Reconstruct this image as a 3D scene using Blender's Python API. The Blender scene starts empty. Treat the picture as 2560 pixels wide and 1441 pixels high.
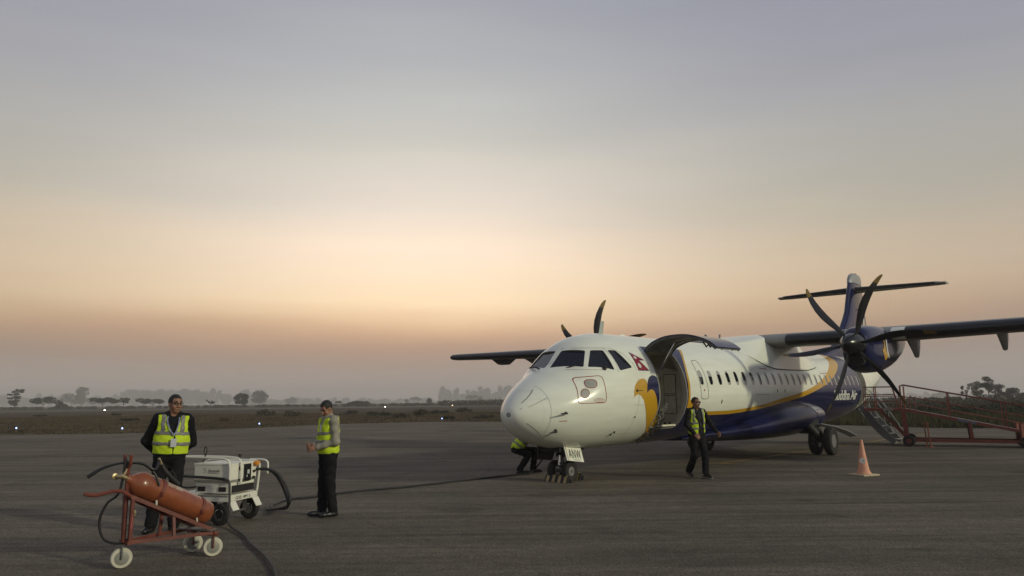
import bpy, bmesh, math, random
import numpy as np
from mathutils import Vector, Matrix

random.seed(7)
RNG = np.random.default_rng(7)
SC = bpy.context.scene
COL = SC.collection
R = math.radians

# ------------------------------------------------------------------ camera
CAM_H = 1.7236
PITCH, ROLL, FPX = 0.1527, -0.0099, 1842.38
_F = Vector((0, math.cos(PITCH), math.sin(PITCH)))
_U = Vector((0, -math.sin(PITCH), math.cos(PITCH)))
_X = Vector((1, 0, 0))
_r = _X * math.cos(ROLL) + _U * math.sin(ROLL)
_u = -_X * math.sin(ROLL) + _U * math.cos(ROLL)
cam = bpy.data.cameras.new('camera')
cam.sensor_width = 36.0
cam.lens = FPX / 2560 * 36.0
cam.clip_start = 0.1
cam.clip_end = 8000
camo = bpy.data.objects.new('camera', cam)
COL.objects.link(camo)
m = Matrix.Identity(4)
for i, v in enumerate((_r, _u, -_F)):
    for j in range(3):
        m[j][i] = v[j]
m[2][3] = CAM_H
camo.matrix_world = m
SC.camera = camo

def lin(c):
    return tuple(((x / 255) / 12.92 if x / 255 <= 0.04045 else ((x / 255 + 0.055) / 1.055) ** 2.4) for x in c)

# ------------------------------------------------------------------ world: dusk sky
GLOW_AZ = R(-7)          # where the sun is just under the horizon (azimuth from +Y towards +X)
world = bpy.data.worlds.new('World')
SC.world = world
world.use_nodes = True
wt = world.node_tree
for n in list(wt.nodes):
    wt.nodes.remove(n)
def wn(t, **k):
    n = wt.nodes.new(t)
    for a, b in k.items():
        setattr(n, a, b)
    return n
def wl(a, b):
    wt.links.new(a, b)
def wmath(op, a, b=None, c=None, clamp=False):
    n = wn('ShaderNodeMath', operation=op, use_clamp=clamp)
    for i, v in enumerate((a, b, c)):
        if v is None:
            continue
        if isinstance(v, (int, float)):
            n.inputs[i].default_value = v
        else:
            wl(v, n.inputs[i])
    return n.outputs[0]
tc = wn('ShaderNodeTexCoord')
sep = wn('ShaderNodeSeparateXYZ')
wl(tc.outputs['Generated'], sep.inputs[0])
# soft streaks of smoke and thin cloud, stretched along the horizon
mp = wn('ShaderNodeMapping')
mp.inputs['Scale'].default_value = (1.6, 1.6, 11.0)
wl(tc.outputs['Generated'], mp.inputs[0])
nz = wn('ShaderNodeTexNoise')
nz.inputs['Scale'].default_value = 1.5
nz.inputs['Detail'].default_value = 4.0
nz.inputs['Roughness'].default_value = 0.45
wl(mp.outputs[0], nz.inputs['Vector'])
el = wmath('DIVIDE', wmath('ARCSINE', sep.outputs['Z']), math.pi / 180)
wob = wmath('MULTIPLY', wmath('SUBTRACT', nz.outputs['Fac'], 0.5), 3.0)
wob = wmath('MULTIPLY', wob, wmath('MULTIPLY', wmath('ABSOLUTE', el), 0.14, clamp=True))
el2 = wmath('ADD', el, wob)
fac = wmath('MULTIPLY', wmath('ADD', el2, 2.0), 1 / 92.0, clamp=True)
def ramp(stops, gain=True):
    n = wn('ShaderNodeValToRGB')
    cr = n.color_ramp
    cr.interpolation = 'B_SPLINE' if False else 'LINEAR'
    while len(cr.elements) > 1:
        cr.elements.remove(cr.elements[0])
    for i, (e, c) in enumerate(stops):
        p = (e + 2.0) / 92.0
        q = cr.elements[0] if i == 0 else cr.elements.new(p)
        q.position = p
        g_ = 1.0 if not gain else (1.28 if e < 1.5 else 1.10 if e < 4.5 else 1.13 if e < 7 else 1.17 if e < 13 else 1.07 if e < 20 else 1.03)
        q.color = (*[x * g_ for x in lin(c)], 1)
    wl(fac, n.inputs[0])
    return n.outputs[0]
SKY_C = [(-2, (156, 146, 138)), (.7, (160, 149, 140)), (2.9, (168, 148, 133)), (3.95, (181, 149, 127)), (5.05, (205, 167, 135)), (5.9, (225, 188, 149)), (6.8, (246, 213, 172)), (7.65, (255, 226, 186)), (9.8, (254, 230, 200)),
         (11.6, (250, 228, 204)), (14.8, (234, 222, 208)), (18, (217, 210, 198)), (20.1, (205, 202, 194)), (22.2, (196, 196, 192)), (26.2, (180, 181, 184)), (30, (166, 168, 176)), (38, (148, 151, 164)), (55, (122, 128, 146)), (90, (100, 108, 128))]
SKY_S = [(-2, (172, 163, 154)), (1.1, (180, 168, 157)), (2.4, (172, 157, 144)), (3.5, (166, 144, 128)), (4.3, (176, 148, 124)), (5.2, (186, 154, 126)), (6.4, (198, 168, 136)), (7.9, (206, 179, 148)), (9.8, (205, 184, 156)), (11.6, (196, 181, 158)),
         (13.4, (185, 177, 160)), (15.1, (177, 173, 160)), (18.7, (170, 169, 166)), (22, (161, 161, 167)), (25.5, (152, 153, 165)), (32, (142, 146, 163)), (55, (118, 125, 146)), (90, (100, 108, 128))]
SKY_B = [(-2, (146, 146, 150)), (3, (160, 156, 158)), (8, (174, 168, 170)), (14, (176, 172, 176)), (25, (164, 166, 176)), (50, (134, 141, 158)), (90, (104, 112, 132))]
rc, rs, rb = ramp(SKY_C), ramp(SKY_S, False), ramp(SKY_B, False)
az = wn('ShaderNodeMath', operation='ARCTAN2')
wl(sep.outputs['X'], az.inputs[0]); wl(sep.outputs['Y'], az.inputs[1])
daz = wmath('ABSOLUTE', wmath('SUBTRACT', az.outputs[0], GLOW_AZ))
gl = wmath('DIVIDE', daz, R(22))
gl = wmath('EXPONENT', wmath('MULTIPLY', wmath('MULTIPLY', gl, gl), -1.0))
bk = wmath('DIVIDE', wmath('SUBTRACT', daz, R(30)), R(75), clamp=True)
def wmix(f, a, b):
    n = wn('ShaderNodeMix', data_type='RGBA')
    wl(f, n.inputs[0]); wl(a, n.inputs[6]); wl(b, n.inputs[7])
    return n.outputs[2]
skycol = wmix(bk, wmix(gl, rs, rc), rb)
mp2 = wn('ShaderNodeMapping'); mp2.inputs['Rotation'].default_value = (0, R(-14), 0); mp2.inputs['Scale'].default_value = (2.2, 2.2, 15.0)
wl(tc.outputs['Generated'], mp2.inputs[0])
nz2 = wn('ShaderNodeTexNoise'); nz2.inputs['Scale'].default_value = 1.3; nz2.inputs['Detail'].default_value = 5.0; nz2.inputs['Roughness'].default_value = .5; nz2.inputs['Distortion'].default_value = .35
wl(mp2.outputs[0], nz2.inputs['Vector'])
ws = wmath('ADD', 1.0, wmath('MULTIPLY', wmath('SUBTRACT', nz2.outputs['Fac'], .5), .10))
wv_ = wn('ShaderNodeVectorMath', operation='SCALE'); wl(skycol, wv_.inputs[0]); wl(ws, wv_.inputs['Scale'])
skycol = wv_.outputs[0]
nish = wn('ShaderNodeTexSky', sky_type='NISHITA')
nish.sun_disc = False
nish.sun_elevation = R(1.0)
nish.sun_rotation = GLOW_AZ
nish.dust_density = 4.0
bg1 = wn('ShaderNodeBackground'); wl(skycol, bg1.inputs[0]); bg1.inputs[1].default_value = 1.0
bg2 = wn('ShaderNodeBackground'); wl(nish.outputs[0], bg2.inputs[0]); bg2.inputs[1].default_value = 0.004
ad = wn('ShaderNodeAddShader'); wl(bg1.outputs[0], ad.inputs[0]); wl(bg2.outputs[0], ad.inputs[1])
wo = wn('ShaderNodeOutputWorld'); wl(ad.outputs[0], wo.inputs[0])

# ------------------------------------------------------------------ key light: the low warm apron light behind the camera on the right
SUN_AZ, SUN_EL = R(121), R(19)     # azimuth of where the light comes from (from +Y towards +X)
sl = bpy.data.lights.new('sun', 'SUN')
sl.energy = 1.75
sl.angle = R(3.5)
sl.color = (1.0, 0.95, 0.68)
so = bpy.data.objects.new('sun', sl)
COL.objects.link(so)
_d = Vector((math.sin(SUN_AZ) * math.cos(SUN_EL), math.cos(SUN_AZ) * math.cos(SUN_EL), math.sin(SUN_EL)))
so.rotation_euler = _d.to_track_quat('Z', 'Y').to_euler()

vs = SC.view_settings
vs.view_transform = 'Standard'
vs.look = 'None'
vs.exposure = 0.0
vs.gamma = 1.0
vs.use_curve_mapping = False
SC.cycles.volume_bounces = 1
SC.cycles.max_bounces = 6

# ------------------------------------------------------------------ pixel -> world helpers (only used to find real ground positions)
def ray(px, py):
    return Vector(_F) + _r * ((px - 1280) / FPX) + _u * (-(py - 720.5) / FPX)
def gnd(px, py, z=0.0):
    d = ray(px, py)
    s = (z - CAM_H) / d.z
    return Vector((d.x * s, d.y * s, z))
def at_depth(px, py, y):
    d = ray(px, py)
    s = y / d.y
    return Vector((d.x * s, y, CAM_H + d.z * s))

# ------------------------------------------------------------------ object helpers
def tag(o, label=None, cat=None, group=None, kind=None):
    if label: o['label'] = label
    if cat: o['category'] = cat
    if group: o['group'] = group
    if kind: o['kind'] = kind
    return o
def empty(name, loc=(0, 0, 0), rz=0.0):
    o = bpy.data.objects.new(name, None)
    COL.objects.link(o)
    o.location = loc
    o.rotation_euler = (0, 0, rz)
    o.empty_display_size = 0.2
    return o
def mesh_obj(name, verts, faces, mat=None, parent=None, smooth=False):
    me = bpy.data.meshes.new(name)
    me.from_pydata([tuple(v) for v in verts], [], faces)
    me.update()
    if mat is not None:
        me.materials.append(mat)
    if smooth:
        me.polygons.foreach_set('use_smooth', [True] * len(me.polygons))
    o = bpy.data.objects.new(name, me)
    COL.objects.link(o)
    if parent is not None:
        o.parent = parent
    return o
def np_obj(name, V, Q, mat=None, parent=None, smooth=False):
    """numpy verts (n,3) and faces (m,k) of equal size"""
    V = np.asarray(V, np.float32); Q = np.asarray(Q, np.int32)
    me = bpy.data.meshes.new(name)
    me.vertices.add(len(V)); me.vertices.foreach_set('co', V.ravel())
    k = Q.shape[1]
    me.loops.add(Q.size); me.loops.foreach_set('vertex_index', Q.ravel())
    me.polygons.add(len(Q)); me.polygons.foreach_set('loop_start', np.arange(0, Q.size, k, dtype=np.int32))
    me.polygons.foreach_set('use_smooth', np.full(len(Q), smooth))
    me.update(calc_edges=True)
    me.validate()
    if mat is not None: me.materials.append(mat)
    o = bpy.data.objects.new(name, me)
    COL.objects.link(o)
    if parent is not None: o.parent = parent
    return o
def recalc(o):
    bm = bmesh.new(); bm.from_mesh(o.data)
    bmesh.ops.recalc_face_normals(bm, faces=bm.faces[:])
    bm.to_mesh(o.data); bm.free()
    return o

class MB:
    """collects simple shapes into one mesh"""
    def __init__(s):
        s.v, s.f, s.sm = [], [], []
    def add(s, vs, fs, smooth=False):
        k = len(s.v)
        s.v += [Vector(v) for v in vs]
        s.f += [tuple(i + k for i in f) for f in fs]
        s.sm += [smooth] * len(fs)
        return s
    def box(s, c, d, rot=None, bev=0.0):
        c = Vector(c); hx, hy, hz = d[0] / 2, d[1] / 2, d[2] / 2
        if bev > 0:
            b = min(bev, hx * .9, hy * .9, hz * .9)
            bm = bmesh.new()
            bmesh.ops.create_cube(bm, size=1)
            bmesh.ops.scale(bm, vec=(2 * hx, 2 * hy, 2 * hz), verts=bm.verts)
            bmesh.ops.bevel(bm, geom=bm.edges[:], offset=b, segments=2, affect='EDGES', profile=.6)
            vs = [v.co.copy() for v in bm.verts]
            fs = [[v.index for v in f.verts] for f in bm.faces]
            bm.free()
        else:
            vs = [Vector((x, y, z)) for x in (-hx, hx) for y in (-hy, hy) for z in (-hz, hz)]
            fs = [(0, 1, 3, 2), (4, 6, 7, 5), (0, 4, 5, 1), (2, 3, 7, 6), (0, 2, 6, 4), (1, 5, 7, 3)]
        if rot is not None:
            vs = [rot @ v for v in vs]
        return s.add([v + c for v in vs], fs)
    def beam(s, p, q, w, h, up=(0, 0, 1)):
        p, q = Vector(p), Vector(q)
        d = (q - p); L = d.length; d.normalize()
        u = Vector(up); x = d.cross(u)
        if x.length < 1e-4: x = d.cross(Vector((0, 1, 0)))
        x.normalize(); u = x.cross(d)
        vs = []
        for e in (p, q):
            for a, b in ((-1, -1), (1, -1), (1, 1), (-1, 1)):
                vs.append(e + x * (a * w / 2) + u * (b * h / 2))
        return s.add(vs, [(0, 1, 2, 3), (7, 6, 5, 4), (0, 4, 5, 1), (1, 5, 6, 2), (2, 6, 7, 3), (3, 7, 4, 0)])
    def tube(s, pts, r, n=8, cap=True):
        pts = [Vector(p) for p in pts]
        rr = r if isinstance(r, (list, tuple)) else [r] * len(pts)
        k = len(s.v); prev = None
        for i, p in enumerate(pts):
            t = (pts[min(i + 1, len(pts) - 1)] - pts[max(i - 1, 0)])
            t.normalize()
            if prev is None:
                x = t.orthogonal().normalized()
            else:
                x = (prev - t * prev.dot(t))
                x = x.normalized() if x.length > 1e-6 else t.orthogonal().normalized()
            prev = x; y = t.cross(x)
            for j in range(n):
                a = 2 * math.pi * j / n
                s.v.append(p + x * (math.cos(a) * rr[i]) + y * (math.sin(a) * rr[i]))
        for i in range(len(pts) - 1):
            for j in range(n):
                s.f.append((k + i * n + j, k + i * n + (j + 1) % n, k + (i + 1) * n + (j + 1) % n, k + (i + 1) * n + j)); s.sm.append(True)
        if cap:
            s.f.append(tuple(k + j for j in reversed(range(n)))); s.sm.append(False)
            b = k + (len(pts) - 1) * n
            s.f.append(tuple(b + j for j in range(n))); s.sm.append(False)
        return s
    def lathe(s, prof, o, ax, n=24, smooth=True):
        """prof: (distance along axis, radius)"""
        o = Vector(o); ax = Vector(ax).normalized()
        x = ax.orthogonal().normalized(); y = ax.cross(x)
        k = len(s.v)
        for t, r in prof:
            for j in range(n):
                a = 2 * math.pi * j / n
                s.v.append(o + ax * t + x * (math.cos(a) * r) + y * (math.sin(a) * r))
        for i in range(len(prof) - 1):
            for j in range(n):
                s.f.append((k + i * n + j, k + i * n + (j + 1) % n, k + (i + 1) * n + (j + 1) % n, k + (i + 1) * n + j)); s.sm.append(smooth)
        s.f.append(tuple(k + j for j in reversed(range(n)))); s.sm.append(False)
        b = k + (len(prof) - 1) * n
        s.f.append(tuple(b + j for j in range(n))); s.sm.append(False)
        return s
    def build(s, name, mat, parent=None, sharp=40):
        o = mesh_obj(name, s.v, s.f, mat, parent)
        recalc(o)
        o.data.polygons.foreach_set('use_smooth', s.sm)
        o.data.set_sharp_from_angle(angle=R(sharp)) if any(s.sm) else None
        return o

def bez(pts, n=8):
    """Catmull-Rom through points"""
    P = [Vector(p) for p in pts]
    P = [P[0] * 2 - P[1]] + P + [P[-1] * 2 - P[-2]]
    out = []
    for i in range(1, len(P) - 2):
        for k in range(n):
            t = k / n
            a, b, c, d = P[i - 1], P[i], P[i + 1], P[i + 2]
            out.append(.5 * ((2 * b) + (c - a) * t + (2 * a - 5 * b + 4 * c - d) * t * t + (3 * b - a - 3 * c + d) * t ** 3))
    out.append(P[-2])
    return out

def text_geo(txt, bold=0.0, spacing=1.0):
    """flat text -> (list of 2D points, faces), height about 0.7 for capitals"""
    cu = bpy.data.curves.new('txt', 'FONT')
    cu.body = txt; cu.size = 1.0; cu.offset = bold; cu.space_character = spacing
    cu.resolution_u = 3
    o = bpy.data.objects.new('txt', cu)
    COL.objects.link(o)
    dg = bpy.context.evaluated_depsgraph_get()
    me = bpy.data.meshes.new_from_object(o.evaluated_get(dg))
    vs = [(v.co.x, v.co.y) for v in me.vertices]
    fs = [tuple(p.vertices) for p in me.polygons]
    bpy.data.objects.remove(o); bpy.data.curves.remove(cu); bpy.data.meshes.remove(me)
    return vs, fs
def text_on(name, txt, origin, ux, uz, width, height, mat, parent, bold=0.02, spacing=1.0, off=0.003, shear=0.0):
    """flat lettering fitted into a width x height box standing proud of a surface"""
    vs, fs = text_geo(txt, bold, spacing)
    a = np.array(vs); lo, hi = a.min(0), a.max(0)
    ux, uz, origin = Vector(ux).normalized(), Vector(uz).normalized(), Vector(origin)
    n = ux.cross(uz)
    out = []
    for x, y in vs:
        p, q = (x - lo[0]) / (hi[0] - lo[0]) * width, (y - lo[1]) / (hi[1] - lo[1]) * height
        out.append(origin + ux * (p + shear * q) + uz * q + n * off)
    return mesh_obj(name, out, fs, mat, parent)

# ------------------------------------------------------------------ materials
def mat(name, col, rough=.6, metal=0.0, var=0.0, scale=6.0, bump=0.0, bscale=60.0, col2=None, coat=0.0, spec=None, emit=None, estr=0.0, coords='Object', stretch=(1, 1, 1), detail=5.0):
    m = bpy.data.materials.new(name)
    m.use_nodes = True
    nt = m.node_tree
    b = nt.nodes['Principled BSDF']
    b.inputs['Base Color'].default_value = (*col, 1)
    b.inputs['Roughness'].default_value = rough
    b.inputs['Metallic'].default_value = metal
    if coat: b.inputs['Coat Weight'].default_value = coat; b.inputs['Coat Roughness'].default_value = .06
    if spec is not None: b.inputs['Specular IOR Level'].default_value = spec
    if emit: b.inputs['Emission Color'].default_value = (*emit, 1); b.inputs['Emission Strength'].default_value = estr
    if var or bump or col2:
        t = nt.nodes.new('ShaderNodeTexCoord')
        mp = nt.nodes.new('ShaderNodeMapping'); mp.inputs['Scale'].default_value = stretch
        nt.links.new(t.outputs[coords], mp.inputs[0])
    if var or col2:
        n = nt.nodes.new('ShaderNodeTexNoise'); n.inputs['Scale'].default_value = scale; n.inputs['Detail'].default_value = detail; n.inputs['Roughness'].default_value = .6
        nt.links.new(mp.outputs[0], n.inputs['Vector'])
        cr = nt.nodes.new('ShaderNodeValToRGB')
        c2 = col2 or tuple(x * (1 + var) for x in col)
        c1 = tuple(x * (1 - var) for x in col) if not col2 else col
        cr.color_ramp.elements[0].position = .3; cr.color_ramp.elements[1].position = .7
        cr.color_ramp.elements[0].color = (*c1, 1); cr.color_ramp.elements[1].color = (*c2, 1)
        nt.links.new(n.outputs['Fac'], cr.inputs[0]); nt.links.new(cr.outputs[0], b.inputs['Base Color'])
    if bump:
        n2 = nt.nodes.new('ShaderNodeTexNoise'); n2.inputs['Scale'].default_value = bscale; n2.inputs['Detail'].default_value = 4
        nt.links.new(mp.outputs[0], n2.inputs['Vector'])
        bp = nt.nodes.new('ShaderNodeBump'); bp.inputs['Strength'].default_value = bump; bp.inputs['Distance'].default_value = .02
        nt.links.new(n2.outputs['Fac'], bp.inputs['Height']); nt.links.new(bp.outputs[0], b.inputs['Normal'])
    return m
WHITE = (.78, .80, .69)
NAVY = (.006, .0095, .054)
YEL = (.52, .29, .012)
M = {}
M['white'] = mat('white_paint', WHITE, .28, var=.04, scale=1.2, coat=.4)
M['navy'] = mat('navy_paint', NAVY, .17, var=.15, scale=1.5, spec=.5)
M['yellow'] = mat('yellow_paint', YEL, .3, var=.05, coat=.3)
M['black'] = mat('black_rubber', (.013, .013, .014), .7, var=.25, scale=9)
M['boot'] = mat('deicing_boot_rubber', (.012, .012, .014), .42, var=.3, scale=3)
M['gloss_black'] = mat('gloss_black', (.012, .012, .013), .25)
M['tyre'] = mat('tyre_rubber', (.014, .0135, .013), .85, var=.3, scale=14, bump=.2)
M['alu'] = mat('aluminium', (.42, .42, .41), .38, .85, var=.15, scale=8)
M['steel'] = mat('dull_steel', (.22, .22, .21), .45, .8, var=.25, scale=10)
M['chrome'] = mat('chrome', (.6, .6, .58), .15, 1.0)
M['dark'] = mat('dark_cavity', (.012, .012, .013), .8)
M['grime'] = mat('greasy_metal', (.035, .033, .03), .6, .4, var=.5, scale=18, bump=.4, bscale=40)
M['glass'] = mat('dark_glass', (.006, .008, .012), .04, spec=.6)
M['redline'] = mat('red_marking', (.28, .03, .02), .5)
M['seam'] = mat('panel_seam', (.16, .16, .145), .6)
M['sealant'] = mat('grey_sealant', (.25, .26, .24), .6)
M['cream'] = mat('cream_liner', (.66, .63, .50), .7, var=.15, scale=5)
M['liner'] = mat('grey_liner', (.21, .21, .185), .6, var=.2, scale=6)
M['silver'] = mat('silver_fairing', (.30, .31, .31), .4, .3, var=.1)
M['underwing'] = mat('grey_wing_paint', (.23, .23, .21), .45, var=.12, scale=2)
# ================================================================== SETTING
def ground_mats():
    # asphalt
    m = bpy.data.materials.new('apron_asphalt'); m.use_nodes = True
    nt = m.node_tree; b = nt.nodes['Principled BSDF']; L = nt.links.new
    def N(t): return nt.nodes.new(t)
    t = N('ShaderNodeTexCoord')
    def noise(sc, st=(1, 1, 1), det=5, ro=.6, rz=0.0):
        mp = N('ShaderNodeMapping'); mp.inputs['Scale'].default_value = st; mp.inputs['Rotation'].default_value = (0, 0, rz)
        L(t.outputs['Object'], mp.inputs[0])
        n = N('ShaderNodeTexNoise'); n.inputs['Scale'].default_value = sc; n.inputs['Detail'].default_value = det; n.inputs['Roughness'].default_value = ro
        L(mp.outputs[0], n.inputs['Vector']); return n.outputs['Fac']
    def mr(v, a, b_, c, d):
        n = N('ShaderNodeMapRange'); n.inputs[1].default_value = a; n.inputs[2].default_value = b_; n.inputs[3].default_value = c; n.inputs[4].default_value = d
        L(v, n.inputs[0]); return n.outputs[0]
    def mul(a, c):
        n = N('ShaderNodeMath'); n.operation = 'MULTIPLY'; L(a, n.inputs[0]); L(c, n.inputs[1]); return n.outputs[0]
    v = mr(noise(.22, det=3), .35, .65, .80, 1.16)                       # broad worn areas
    v = mul(v, mr(noise(1.0, (.10, 1.0, 1), 4, .6, .05), .36, .64, .79, 1.13))   # paver-run and tyre streaks
    v = mul(v, mr(noise(2.2, (.14, 1.6, 1), 4, .65, -.12), .36, .64, .80, 1.12))
    v = mul(v, mr(noise(1.6, (.03, 1.4, 1), 5, .62, .03), .54, .66, 1.0, .70))  # tyre scuffs
    v = mul(v, mr(noise(1.1, (.035, 1.1, 1), 5, .62, -.35), .56, .68, 1.0, .76))
    v = mul(v, mr(noise(5.5, det=6), .36, .64, .84, 1.14))
    v = mul(v, mr(noise(30, det=3, ro=.8), .34, .66, .42, 1.62))       # stones in the surface
    v = mul(v, mr(noise(80, det=2, ro=.8), .34, .66, .55, 1.45))
    oil = N('ShaderNodeTexNoise'); oil.inputs['Scale'].default_value = .55; oil.inputs['Detail'].default_value = 5
    L(t.outputs['Object'], oil.inputs['Vector'])
    v = mul(v, mr(oil.outputs['Fac'], .60, .68, 1.0, .68))             # dark oil and rubber stains
    pale = N('ShaderNodeTexNoise'); pale.inputs['Scale'].default_value = 17; pale.inputs['Detail'].default_value = 1
    L(t.outputs['Object'], pale.inputs['Vector'])
    v = mul(v, mr(pale.outputs['Fac'], .74, .80, 1.0, 1.5))            # odd pale chips
    vo = N('ShaderNodeTexVoronoi'); vo.feature = 'DISTANCE_TO_EDGE'; vo.inputs['Scale'].default_value = .16
    dn = N('ShaderNodeTexNoise'); dn.inputs['Scale'].default_value = .9; dn.inputs['Detail'].default_value = 6
    L(t.outputs['Object'], dn.inputs['Vector'])
    mx = N('ShaderNodeMix'); mx.data_type = 'VECTOR'; mx.inputs[0].default_value = .35
    L(t.outputs['Object'], mx.inputs[4]); L(dn.outputs['Color'], mx.inputs[5]); L(mx.outputs[1], vo.inputs['Vector'])
    v = mul(v, mr(vo.outputs['Distance'], .0, .0018, .55, 1.0))        # hairline cracks
    hue = N('ShaderNodeMix'); hue.data_type = 'RGBA'
    L(noise(.5, det=4), hue.inputs[0])
    hue.inputs[6].default_value = (.140, .117, .084, 1); hue.inputs[7].default_value = (.121, .104, .083, 1)
    ml = N('ShaderNodeMix'); ml.data_type = 'RGBA'; ml.blend_type = 'MULTIPLY'; ml.inputs[0].default_value = 1
    L(hue.outputs[2], ml.inputs[6])
    cc = N('ShaderNodeCombineColor'); [L(v, cc.inputs[i]) for i in range(3)]
    L(cc.outputs[0], ml.inputs[7]); L(ml.outputs[2], b.inputs['Base Color'])
    b.inputs['Roughness'].default_value = .9; b.inputs['Specular IOR Level'].default_value = .22
    bp = N('ShaderNodeBump'); bp.inputs['Strength'].default_value = .55; bp.inputs['Distance'].default_value = .012
    L(noise(40, det=3, ro=.8), bp.inputs['Height']); L(bp.outputs[0], b.inputs['Normal'])
    M['asphalt'] = m
    # rough dry field
    m = bpy.data.materials.new('dry_field'); m.use_nodes = True
    nt = m.node_tree; b = nt.nodes['Principled BSDF']; L = nt.links.new
    t = nt.nodes.new('ShaderNodeTexCoord')
    n1 = nt.nodes.new('ShaderNodeTexNoise'); n1.inputs['Scale'].default_value = .07; n1.inputs['Detail'].default_value = 9; n1.inputs['Roughness'].default_value = .7
    L(t.outputs['Object'], n1.inputs['Vector'])
    cr = nt.nodes.new('ShaderNodeValToRGB'); e = cr.color_ramp.elements
    e[0].position = .30; e[0].color = (.044, .038, .023, 1); e[1].position = .70; e[1].color = (.098, .073, .046, 1)
    x = e.new(.5); x.color = (.068, .054, .033, 1)
    L(n1.outputs['Fac'], cr.inputs[0]); L(cr.outputs[0], b.inputs['Base Color'])
    b.inputs['Roughness'].default_value = 1; b.inputs['Specular IOR Level'].default_value = .05
    M['field'] = m
ground_mats()
M['grass'] = mat('dry_grass_blades', (.040, .034, .018), .9, col2=(.15, .108, .060), scale=.16, spec=.1, detail=8)
M['leaf'] = mat('dark_leaves', (.013, .017, .009), .8, col2=(.034, .040, .018), scale=.5, spec=.15)
M['leaf2'] = mat('olive_leaves', (.034, .034, .02), .8, col2=(.066, .058, .036), scale=.4, spec=.15)
M['leaf3'] = mat('haze_paled_leaves', (.085, .085, .06), .8, col2=(.13, .12, .085), scale=.05, spec=.1)  # extra haze fade of the far wood, put into a paler leaf colour
M['bark'] = mat('grey_bark', (.055, .045, .036), .9, var=.3, scale=3)
M['lineyellow'] = mat('worn_yellow_line', (.30, .19, .05), .8, col2=(.17, .12, .05), scale=2.5, detail=9)
M['runway'] = mat('runway_surface', (.13, .125, .12), .9, var=.1, scale=.05)

def flat(name, poly, z, material):
    o = mesh_obj(name, [(x, y, z) for x, y in poly], [tuple(range(len(poly)))], material)
    return tag(o, kind='structure')
flat('field', [(-4000, -4000), (4000, -4000), (4000, 4000), (-4000, 4000)], -.03, M['field'])
APRON = [(-260, -120), (260, -120), (260, 22), (60, 36.5), (40, 39), (28, 41.1), (23.8, 42.6), (21.5, 48), (17, 54), (6, 61.5), (-1.5, 64.6), (-6.3, 66.2), (-10, 65.6),
         (-14.3, 62.9), (-20.1, 52.4), (-22.3, 47.6), (-24.4, 46.0), (-31.8, 46.4), (-90, 50), (-260, 58)]
ap = flat('apron', APRON, 0.0, M['asphalt'])
def inside(x, y, poly):
    c = np.zeros(len(x), bool)
    for (x1, y1), (x2, y2) in zip(poly, poly[1:] + poly[:1]):
        k = ((y1 > y) != (y2 > y))
        with np.errstate(divide='ignore', invalid='ignore'):
            c ^= k & (x < (x2 - x1) * (y - y1) / (y2 - y1) + x1)
    return c
rd = Vector((.891, .454, 0)); rn = Vector((-.454, .891, 0)); r0 = Vector((-80, 266.5, 0))
flat('runway', [(r0 + rd * s + rn * w)[:2] for s, w in ((-900, 0), (900, 0), (900, 32), (-900, 32))], 0.0, M['runway'])

# yellow lead-in line with its end bar, painted on the apron
def ribbon(name, pts, w, z, material):
    P = [Vector((x, y, 0)) for x, y in pts]
    v, f = [], []
    for i, p in enumerate(P):
        d = (P[min(i + 1, len(P) - 1)] - P[max(i - 1, 0)]).normalized(); n = Vector((-d.y, d.x, 0))
        v += [(p + n * w / 2 + Vector((0, 0, z))), (p - n * w / 2 + Vector((0, 0, z)))]
    for i in range(len(P) - 1):
        f.append((2 * i, 2 * i + 1, 2 * i + 3, 2 * i + 2))
    return tag(mesh_obj(name, v, f, material), kind='structure')
ribbon('lead_in_line', [(5.55, 20.47), (9.89, 25.2), (11.8, 27.3), (15.2, 31.0), (20, 36.2)], .15, .004, M['lineyellow'])
ribbon('lead_in_line_end_bar', [(5.27, 20.52), (5.72, 20.40), (6.05, 20.31)], .2, .008, M['lineyellow'])

# ---------------------------------------------------------------- grass
def tufts(n, xr, yr, hr, seed, keep):
    g = np.random.default_rng(seed)
    x = g.uniform(*xr, n); y = g.uniform(*yr, n)
    k = keep(x, y); x, y = x[k], y[k]; n = len(x)
    h = g.uniform(*hr, n) * g.choice([.6, 1, 1, 1.6], n)
    V = []; T = []
    for j in range(3):
        a = g.uniform(0, 2 * np.pi, n); w = g.uniform(.010, .026, n) * (1 + y / 60)
        lx, ly = g.normal(0, .12, n), g.normal(0, .12, n)
        p0 = np.c_[x + np.cos(a) * w, y + np.sin(a) * w, np.full(n, -.04)]
        p1 = np.c_[x - np.cos(a) * w, y - np.sin(a) * w, np.full(n, -.04)]
        p2 = np.c_[x + lx, y + ly, h]
        b = len(V) * 3 * n if False else j * 3 * n
        V += [p0, p1, p2]
        i = np.arange(n); T.append(np.c_[b + i, b + n + i, b + 2 * n + i])
    return np.concatenate(V), np.concatenate(T)
keep = lambda x, y: ~inside(x, y, APRON)
V, T = tufts(90000, (-75, 75), (36, 130), (.015, .06), 3, keep)
tag(np_obj('dry_grass', V, T, M['grass']), 'dry brown grass covering the field beyond the apron', 'grass', kind='stuff')

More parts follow.
